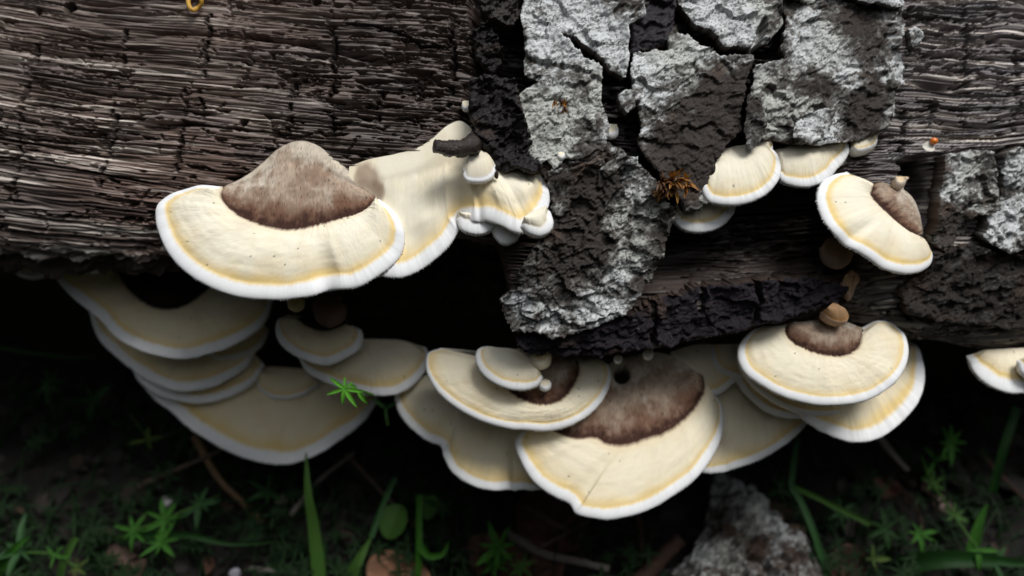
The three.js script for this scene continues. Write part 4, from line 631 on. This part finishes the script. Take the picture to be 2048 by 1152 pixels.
// litter too fine to count
{
  srand(91);
  const bits = [], frag = [leafGeo(0.3, 0.2, 0.3, 4, 1), leafGeo(0.05, 0.2, 0.1, 4, 1), leafGeo(0.5, 0.5, 0.6, 4, 2, 1)];
  for (let i = 0; i < 4200; i++) { const g = frag[Math.floor(rnd() * 3)].clone(), s = rr(0.003, 0.012), x = rr(-0.38, 0.38), z = rr(-0.12, 0.36); g.scale(s, s, s); g.rotateX(rr(-0.5, 0.5)); g.rotateZ(rr(-0.6, 0.6)); g.rotateY(rr(0, 6.28)); g.translate(x, GROUND + groundH(x, z) + rr(0, 0.004), z); const c = mulc(mixc(lin(44, 33, 27), rnd() < 0.12 ? lin(84, 64, 50) : lin(28, 23, 21), rnd()), rr(0.5, 1)); const n = g.attributes.position.count, a = new Float32Array(n * 3); for (let k = 0; k < n; k++) a.set(c, k * 3); g.setAttribute('color', new THREE.BufferAttribute(a, 3)); bits.push(g); }
  tag(mesh('leaf_litter', mergeGeometries(bits), new THREE.MeshStandardMaterial({ vertexColors: true, roughness: 0.75, side: THREE.DoubleSide })), 'fine brown crumbs of dead leaf and bark strewn on the soil', 'leaf litter', null, 'stuff');
  const green = []; srand(92);
  for (let i = 0; i < 1100; i++) {
    const px = rr(-100, 2150), py = 1180 - 420 * rnd() ** 1.3, dens = n2(px * 0.0035, py * 0.006 + 3) + (px < 950 ? 0.3 : px > 1600 ? 0.15 : -0.3); if (dens < -0.05) continue;
    const h = rr(0.002, 0.02), p = onSoil(px, py, h), s = rr(0.003, 0.0062), n = Math.floor(rr(4, 8)), lean = [rr(-0.5, 0.5), rr(-0.3, 0.6)];
    for (let k = 0; k < n; k++) { const g = leafShapes[k % 3].clone(); g.scale(s, s, s * rr(0.8, 1.1)); g.rotateX(rr(-0.4, 0.1)); g.rotateY(k / n * 6.28 + rr(-0.2, 0.2)); g.rotateX(lean[1]); g.rotateZ(lean[0]); g.translate(p.x, p.y, p.z); green.push(g); }
    const st = taperTube([V3(p.x + rr(-0.006, 0.006), GROUND, p.z + rr(-0.006, 0.006)), p], 0.0005, 0.0003, 0, 4, 4); green.push(st);
  }
  for (let i = 0; i < 650; i++) {
    const px = rr(-100, 2150), py = 1200 - 400 * rnd() ** 1.2; if (n2(px * 0.003 + 9, py * 0.005) + (px < 900 ? 0.25 : px > 1550 ? 0.1 : -0.4) < -0.1) continue;
    const a = onSoil(px, py, 0), L = rr(0.015, 0.045), d = rr(0, 6.28), P = [a, a.clone().add(V3(Math.cos(d) * L * 0.3, L * 0.35, Math.sin(d) * L * 0.3)), a.clone().add(V3(Math.cos(d) * L, L * rr(0.2, 0.5), Math.sin(d) * L))];
    green.push(taperTube(P, rr(0.0003, 0.0007), 0.00012, 0, 8, 4));
  }
  tag(mesh('ground_cover', mergeGeometries(green), greens[6]), 'dim low green weeds covering the soil in the shade', 'ground cover', null, 'stuff');
}
const soilMap = { toXV: (pts) => pts.map(([x, y]) => { const p = overGround(x, y, 0.008); return [p.x, p.z]; }), map: (x, v, h) => V3(x, GROUND + h, v), nrm: () => V3(0, 1, 0) };
const chunk = tag(thing('bark_chunk', null, null), 'lumpy grey lichened lump of bark lying on the soil, lower right', 'bark chunk', 'loose bark');
plate('bark_body', [[1425, 960], [1470, 968], [1526, 1012], [1566, 1066], [1608, 1084], [1660, 1200], [1310, 1240], [1348, 1150], [1385, 1112], [1410, 1060]], { ...soilMap, off: 0.012, thick: 0.016, dome: 0.010, relief: 2.6, lichen: 0.42, seed: 31, cell: 0.0005, amp: 0.002, dark: lin(84, 68, 60), tone: 0.85, parent: chunk, lightSpots: [[1500, 1060, 80], [1400, 1130, 70], [1460, 1000, 70]], darkSpots: [[1500, 1130, 45], [1430, 1100, 30]] });
twig('rough brown stick leaning against the bark lump', [[1262, 1180, 0.004], [1320, 1120, 0.012], [1362, 1078, 0.018]], 4, darkStick, 'stick');
twig('grey twig pointing right below the big brown-centred bracket', [[1010, 1065, 0.006], [1090, 1108, 0.01], [1150, 1122, 0.012], [1218, 1138, 0.014]], 2.1, barkGrey);
twig('thin brown twig crossing the large dead leaf', [[1050, 1012, 0.012], [1100, 1042, 0.012], [1165, 1072, 0.01]], 1.3);
twig('thin twig rising to the right across the large dead leaf', [[1075, 1098, 0.012], [1130, 1068, 0.012], [1180, 1040, 0.013]], 1.0);
twig('tan stalk slanting down from the lowest left bracket', [[388, 872, 0.02], [440, 960, 0.012], [480, 1000, 0.01], [525, 1045, 0.006]], 1.9, straw, 'stalk');
twig('dark twig in shade running up to the lowest left bracket', [[270, 975, 0.006], [340, 945, 0.012], [440, 902, 0.02]], 1.3);
twig('grey twig crossing behind the tall grass blade', [[580, 1030, 0.008], [640, 960, 0.016], [710, 905, 0.02]], 1.3, barkGrey);
twig('long thin twig running down behind the round-leaved weed', [[690, 905, 0.014], [760, 980, 0.01], [850, 1075, 0.006]], 1.2);
twig('upright reddish twig right of the large dead leaf', [[1275, 1020, 0.02], [1283, 1080, 0.012], [1280, 1140, 0.004]], 1.2, darkStick);
twig('pale bare twig below the right bracket stack', [[1755, 870, 0.03], [1790, 915, 0.022], [1815, 940, 0.018]], 1.8, barkGrey);
twig('reddish stalk slanting at the right edge', [[1960, 905, 0.014], [2010, 960, 0.012], [2060, 1010, 0.01]], 1.2, darkStick);
twig('dead brown stalk lying near the right weeds', [[1770, 950, 0.008], [1830, 1010, 0.008], [1845, 1060, 0.006]], 1.0, darkStick);
twig('pale straw along the bottom edge at left of centre', [[500, 1138, 0.008], [580, 1145, 0.008], [650, 1152, 0.008]], 1.2, barkGrey, 'straw');
deadLeaf('smooth tan dead leaf at the bottom edge left of centre', [[735, 1150], [752, 1112], [800, 1108], [850, 1140], [870, 1200], [780, 1230]], 0.010, lin(124, 88, 64), 0.004);
deadLeaf('large dark red-brown dead leaf below the big brown-centred bracket', [[1040, 1000], [1100, 985], [1160, 1010], [1170, 1070], [1150, 1110], [1090, 1120], [1040, 1080]], 0.004, lin(74, 46, 36));
deadLeaf('brown dead leaf between the weeds at the bottom centre', [[940, 1090], [1000, 1075], [1080, 1095], [1130, 1130], [1100, 1190], [980, 1190]], 0.003, lin(78, 50, 38));
deadLeaf('brown dead leaf in front of the pale stem, bottom right', [[1660, 1105], [1700, 1100], [1730, 1130], [1720, 1180], [1670, 1180]], 0.003, lin(76, 48, 38));
deadLeaf('dark brown dead leaf at the bottom left', [[225, 1105], [270, 1110], [300, 1140], [270, 1175], [215, 1160]], 0.004, lin(84, 64, 54));
deadLeaf('small orange-brown leaf scrap at bottom left of the tall blade', [[408, 1120], [425, 1118], [430, 1140], [415, 1152]], 0.006, lin(78, 50, 38), 0.003);
deadLeaf('rusty dead leaf scrap among the right weeds', [[1745, 965], [1790, 960], [1800, 990], [1760, 1000]], 0.004, lin(84, 50, 38), 0.003);
pebble('largest white crumb on the soil at lower left', 338, 1003, 3.4, lin(200, 196, 196));
pebble('small white crumb just above the largest one', 318, 975, 1.7, lin(170, 165, 162));
pebble('greenish white crumb beside the grey twig', 562, 1000, 2.8, lin(176, 172, 150));
pebble('grey-white crumb near the left edge', 85, 1010, 2.2, lin(140, 138, 140));
pebble('pinkish pale stone among the right weeds', 1888, 1008, 4.4, lin(178, 150, 142));
pebble('cream crumb on the left foot of the bark lump', 1385, 1135, 4.4, lin(180, 172, 158));
pebble('tan crumb on the right shoulder of the bark lump', 1592, 1068, 4.6, lin(140, 112, 96));
pebble('whitish crumb at the bottom edge near the straw', 470, 1146, 2.4, lin(180, 178, 190));
weed('bright green sprig hanging in front of the yellow-rimmed bracket, lower left of centre', [[745, 790, 0, 0.276], [715, 780, 0, 0.270], [690, 778, 0, 0.266]], [[2, 7, 8.5, 5, 0.0, 0.6], [1, 2, 10, 5, -0.3, 0.5]], { lean: [-0.1, 0.7] });
weed('dark oval-leaved shoot just right of the bright sprig', [[775, 850, 0, 0.31], [772, 815, 0, 0.305]], [[1, 3, 9, 1, 0.7]], { lean: [0.1, 0.9] });
weed('dim star-leaved weed at the far left in deep shade', [[110, 850, 0.0], [100, 768, 0.03]], [[1, 7, 13, 1]], { lean: [0, 0.7] });
weed('dim weed with four slim leaves left of the bracket stack', [[230, 850, 0.006], [187, 800, 0.028]], [[1, 5, 13, 1]], { lean: [0.2, 0.7] });
weed('cross-shaped pale weed in shade under the left stack', [[260, 830, 0.012], [298, 878, 0.026]], [[1, 4, 11.5, 3, 0.05, 0.05]], { lean: [0, 0.9] });
weed('long trailing weed with several whorls across the lower left', [[200, 1090, 0.008], [270, 1062, 0.02], [330, 1038, 0.024], [400, 1008, 0.026], [440, 990, 0.02]], [[1, 7, 12, 0], [2, 7, 11, 0], [3, 7, 13, 4]]);
weed('bushy weed beside the trailing one, lower left', [[340, 1130, 0.004], [325, 1085, 0.022]], [[1, 8, 12, 0]]);
weed('weed with narrow leaves at the bottom left corner', [[60, 1170, 0], [45, 1100, 0.02]], [[1, 6, 16, 4, 0.5]]);
weed('weed with drooping stem near the bottom left corner', [[40, 1105, 0.018], [110, 1110, 0.024], [155, 1135, 0.02]], [[1, 5, 9, 0], [2, 6, 9, 3]]);
weed('low weed in shade left of the tall grass blade', [[560, 960, 0.004], [535, 985, 0.022]], [[1, 6, 12, 1]]);
weed('weed under the notch of the fan-shaped bracket', [[870, 980, 0.006], [885, 1015, 0.02]], [[1, 6, 11, 1]]);
weed('bright weed with upright leaves at the bottom centre', [[985, 1190, 0.0], [990, 1130, 0.012], [995, 1095, 0.024]], [[2, 7, 14, 0, 0.35], [1, 6, 11, 0, 0.3]]);
weed('small bright weed at the bottom edge right of centre', [[1050, 1190, 0.002], [1040, 1135, 0.02]], [[1, 7, 9, 2, 0.3]]);
weed('brightest many-leaved weed at right below the white-rimmed bracket', [[1850, 960, 0.012], [1870, 920, 0.026], [1898, 884, 0.036]], [[2, 8, 12, 0, 0.25], [1, 3, 12, 0, 0.1, 3.9]], { lean: [0.2, 0.8] });
weed('thin-stemmed weed running down the right with a whorl at each joint', [[1842, 910, 0.024], [1866, 968, 0.024], [1908, 1030, 0.024], [1955, 1100, 0.024]], [[1, 6, 7.5, 2], [2, 6, 8.5, 2], [3, 4, 10, 0]]);
weed('weed at the bottom right corner with broad pale leaves', [[1985, 1190, 0.0], [1988, 1125, 0.02]], [[1, 5, 13, 4, 0.2]]);
weed('small weed beside the pale bent stem', [[1660, 1010, 0.02], [1678, 1025, 0.022]], [[1, 6, 9, 4]]);
weed('weed on the side stem of the pale bent one', [[1690, 1030, 0.02], [1770, 1058, 0.022]], [[1, 6, 11, 1, 0.25]]);
weed('small bright weed right of centre near the bottom right', [[1840, 1110, 0.004], [1838, 1068, 0.02]], [[1, 7, 9, 0, 0.2]]);
weed('weed with slim leaves at the bottom edge, lower right', [[1760, 1170, 0.004], [1745, 1118, 0.018]], [[1, 4, 9, 3, 0.3]]);
weed('dark weed left of the pale bent stem', [[1570, 1010, 0.008], [1560, 980, 0.02]], [[1, 5, 11, 1]]);
blade('tall broad grass blade rising to the lowest left bracket', [[642, 1190, 0.006], [628, 1060, 0.03], [616, 985, 0.045], [612, 905, 0.055]], 6, 2);
blade('short grass blade beside the tall broad one', [[648, 1130, 0.006], [650, 1070, 0.02]], 2, 4);
blade('broad blade below the pale stalk joint, left of centre', [[690, 1180, 0.006], [715, 1125, 0.018], [742, 1075, 0.024]], 6, 2);
blade('pale slender stalk above the broad blade, left of centre', [[742, 1075, 0.024], [770, 1000, 0.03], [790, 955, 0.034]], 2.4, 4, { even: 1 });
blade('thin upright grass stalk beside the round leaves', [[834, 1190, 0.004], [838, 1100, 0.02], [838, 990, 0.034]], 2.6, 0, { even: 1 });
blade('hooked grass blade curling right of the upright stalk', [[838, 1090, 0.02], [860, 1112, 0.024], [885, 1108, 0.026], [898, 1082, 0.028]], 3.4, 0);
blade('leaning grass blade along the right edge', [[1985, 985, 0.02], [2010, 890, 0.04], [2035, 815, 0.05]], 3.6, 1, { even: 1 });
blade('grass blade below the leaning one at right', [[1945, 1100, 0.012], [1958, 1050, 0.022], [1974, 1008, 0.03]], 5, 0);
blade('pale bent grass stem under the right stack', [[1664, 1190, 0.004], [1630, 1070, 0.026], [1600, 1000, 0.034], [1582, 972, 0.037]], 2.8, 4, { even: 1 });
blade('upper half of the pale bent stem, reaching the brackets', [[1582, 972, 0.037], [1588, 925, 0.042], [1596, 872, 0.047]], 2.4, 4, { even: 1 });
blade('green side stalk leaving the joint of the pale bent stem', [[1584, 972, 0.036], [1640, 998, 0.032], [1740, 1048, 0.024]], 2.2, 2, { even: 1 });
blade('grass blade arching at the bottom left corner', [[-10, 1150, 0.012], [30, 1095, 0.024], [60, 1072, 0.028]], 5, 0);
blade('grass stalk near the bottom left corner', [[118, 1200, 0.004], [125, 1130, 0.02], [150, 1075, 0.03]], 3, 2, { even: 1 });
blade('long flat grass blade lying across the lower left', [[250, 1075, 0.018], [380, 1072, 0.024], [460, 1088, 0.022], [560, 1084, 0.02]], 3, 1);
blade('faint grass blade in deep shade at the left edge', [[0, 695, 0, 0.37], [60, 705, 0, 0.37], [150, 715, 0, 0.36], [210, 712, 0, 0.35]], 2, 1);
blade('broad dark leaf blade along the bottom right edge', [[1800, 1130, 0.01], [1900, 1118, 0.02], [2080, 1130, 0.02]], 8, 1);
{
  const o = onSoil(800, 1060, 0), g = thing('round_leaved_weed', 'yellow-green round-leaved weed in shade left of centre', 'weed', null, o);
  srand(55);
  for (const [x, y, r, h] of [[798, 1040, 14, 0.024], [858, 1010, 10, 0.02]]) {
    const p = onSoil(x, y, h).sub(o), l = mesh('leaf', roundLeaf, greens[2], g); l.scale.setScalar(r * 1e-3); l.position.copy(p).add(V3(0, 0, -r * 0.5e-3)); l.rotation.set(rr(0.2, 0.5), rr(-0.4, 0.4), rr(-0.2, 0.2));
    mesh('stem', taperTube([V3(p.x * 0.3, 0, p.z * 0.3), l.position.clone()], 0.0007, 0.0005, 0, 8, 5), greens[2], g);
  }
}
// unseen leaf screen, added to block low sky light from ground and log underside
{
  srand(140);
  const g = leafGeo(0.42, 0.2, 0.3, 3, 2, 1), n = 22000, im = new THREE.InstancedMesh(g, new THREE.MeshStandardMaterial({ color: new THREE.Color().setRGB(...lin(52, 74, 40)), roughness: 0.7, side: THREE.DoubleSide }), n), M = new THREE.Matrix4(), q = new THREE.Quaternion(), e = new THREE.Euler();
  for (let i = 0; i < n; i++) {
    const a = rr(-0.15, 1.05) * Math.PI, r = rr(0.85, 1.5), top = (1.2 + 0.35 * n2(a * 3, 2)) * (1 + 0.8 * sm(0.5, 0.0, a / Math.PI)), y = GROUND + top * rnd() ** 0.8, s = rr(0.05, 0.1);
    e.set(rr(-1.2, 0.6), rr(0, 6.28), rr(-0.6, 0.6)); q.setFromEuler(e); M.compose(V3(-Math.cos(a) * r, y, Math.sin(a) * r + 0.1), q, V3(s, s, s)); im.setMatrixAt(i, M);
  }
  im.name = 'added_leaf_screen'; im.castShadow = im.receiveShadow = true; scene.add(im); tag(im, 'unseen leaf screen added around the log to block low sky light', 'added_leaf_screen', null, 'stuff');
}
// --- small things on the log
function moss(label, x, y, n, len, h) {
  const o = onLog(x, y, h), N = faceN(...inv(x, y)), g = thing('moss_tuft', label, 'moss', null, o); srand(Math.round(x));
  const mats = [[158, 104, 30], [122, 76, 24], [96, 62, 26], [176, 128, 44]].map((c) => new THREE.MeshPhysicalMaterial({ color: new THREE.Color().setRGB(...lin(...c)), roughness: 0.6, transmission: 0.25, thickness: 0, side: THREE.DoubleSide }));
  for (let k = 0; k < n; k++) {
    const bits = [], c = V3(rr(-1, 1), rr(-1, 1) * 0.7, 0).multiplyScalar(len * 0.9e-3), dir = N.clone().add(V3(rr(-0.8, 0.8), rr(-0.8, 0.6), rr(-0.3, 0.3))).normalize();
    for (let i = 0; i < 9; i++) { const l = leafShapes[i % 3].clone(), s = len * 1e-3 * rr(0.5, 1); l.scale(s, s, s); l.applyQuaternion(new THREE.Quaternion().setFromUnitVectors(V3(0, 0, 1), dir.clone().add(V3(rr(-1, 1), rr(-1, 1), rr(-1, 1)).multiplyScalar(0.75)).normalize())); bits.push(l); }
    const m = mesh('moss_shoot', mergeGeometries(bits), mats[k % 4], g); m.position.copy(c);
  }
}
moss('orange-brown moss tuft at the tip of the central bark slab', 1345, 370, 16, 4.6, 0.011);
moss('small amber moss patch on the left bark sheet', 1118, 208, 6, 2.6, 0.0115);
{
  const P = [onLog(868, 292, 0.016), onLog(905, 298, 0.014), onLog(955, 288, 0.010)];
  const m = mesh('wood_splinter', taperTube(rel(P, P[0]), 0.0020, 0.0030, 0.3, 26, 6, 4), new THREE.MeshPhysicalMaterial({ color: new THREE.Color().setRGB(...lin(50, 40, 35)), roughness: 0.3, bumpMap: bumpTex(60), bumpScale: 0.0005 })); m.position.copy(P[0]);
  tag(m, 'black moist splinter of wood sticking out over the cream bracket', 'splinter');
  const b = mesh('seed_bead', new THREE.SphereGeometry(0.0012, 32, 24), new THREE.MeshPhysicalMaterial({ color: new THREE.Color().setRGB(...lin(226, 120, 28)), roughness: 0.35, clearcoat: 0.5 })); b.position.copy(onLog(1868, 282, 0.0035)); b.scale.set(1, 0.9, 0.9); tag(b, 'tiny shiny orange bead on the right-hand wood', 'bead');
  const f = mesh('white_flake', leafGeo(0.4, 0.2, 0.2, 6, 3, 1), new THREE.MeshStandardMaterial({ color: 0xd8d2c6, roughness: 0.8, side: THREE.DoubleSide })); f.scale.setScalar(0.004); f.position.copy(onLog(1845, 292, 0.0025)); f.rotation.set(0.6, 1.4, 0); tag(f, 'white flake lying beside the orange bead', 'flake');
  const Q = [[378, -12], [377, 6], [384, 20], [394, 17], [403, 6], [401, -4], [395, -14]].map(([x, y], i) => onLog(x, y, 0.002 + 0.0008 * (i % 3))), t = mesh('curled_shred', taperTube(rel(Q, Q[0]), 0.0008, 0.0006, 0.2, 30, 7, 9), new THREE.MeshPhysicalMaterial({ color: new THREE.Color().setRGB(...lin(206, 160, 60)), roughness: 0.5, transmission: 0.2, thickness: 0 })); t.position.copy(Q[0]); tag(t, 'curled golden shred at the top edge of the wood', 'shred');
  const c = mesh('brown_crumb', new THREE.IcosahedronGeometry(0.0011, 1), darkStick); c.position.copy(onLog(993, 350, 0.009)); c.scale.set(0.6, 1.3, 0.6); tag(c, 'tiny brown crumb on the cream flesh under the rotten bark', 'crumb');
}
renderer.render(scene, camera);
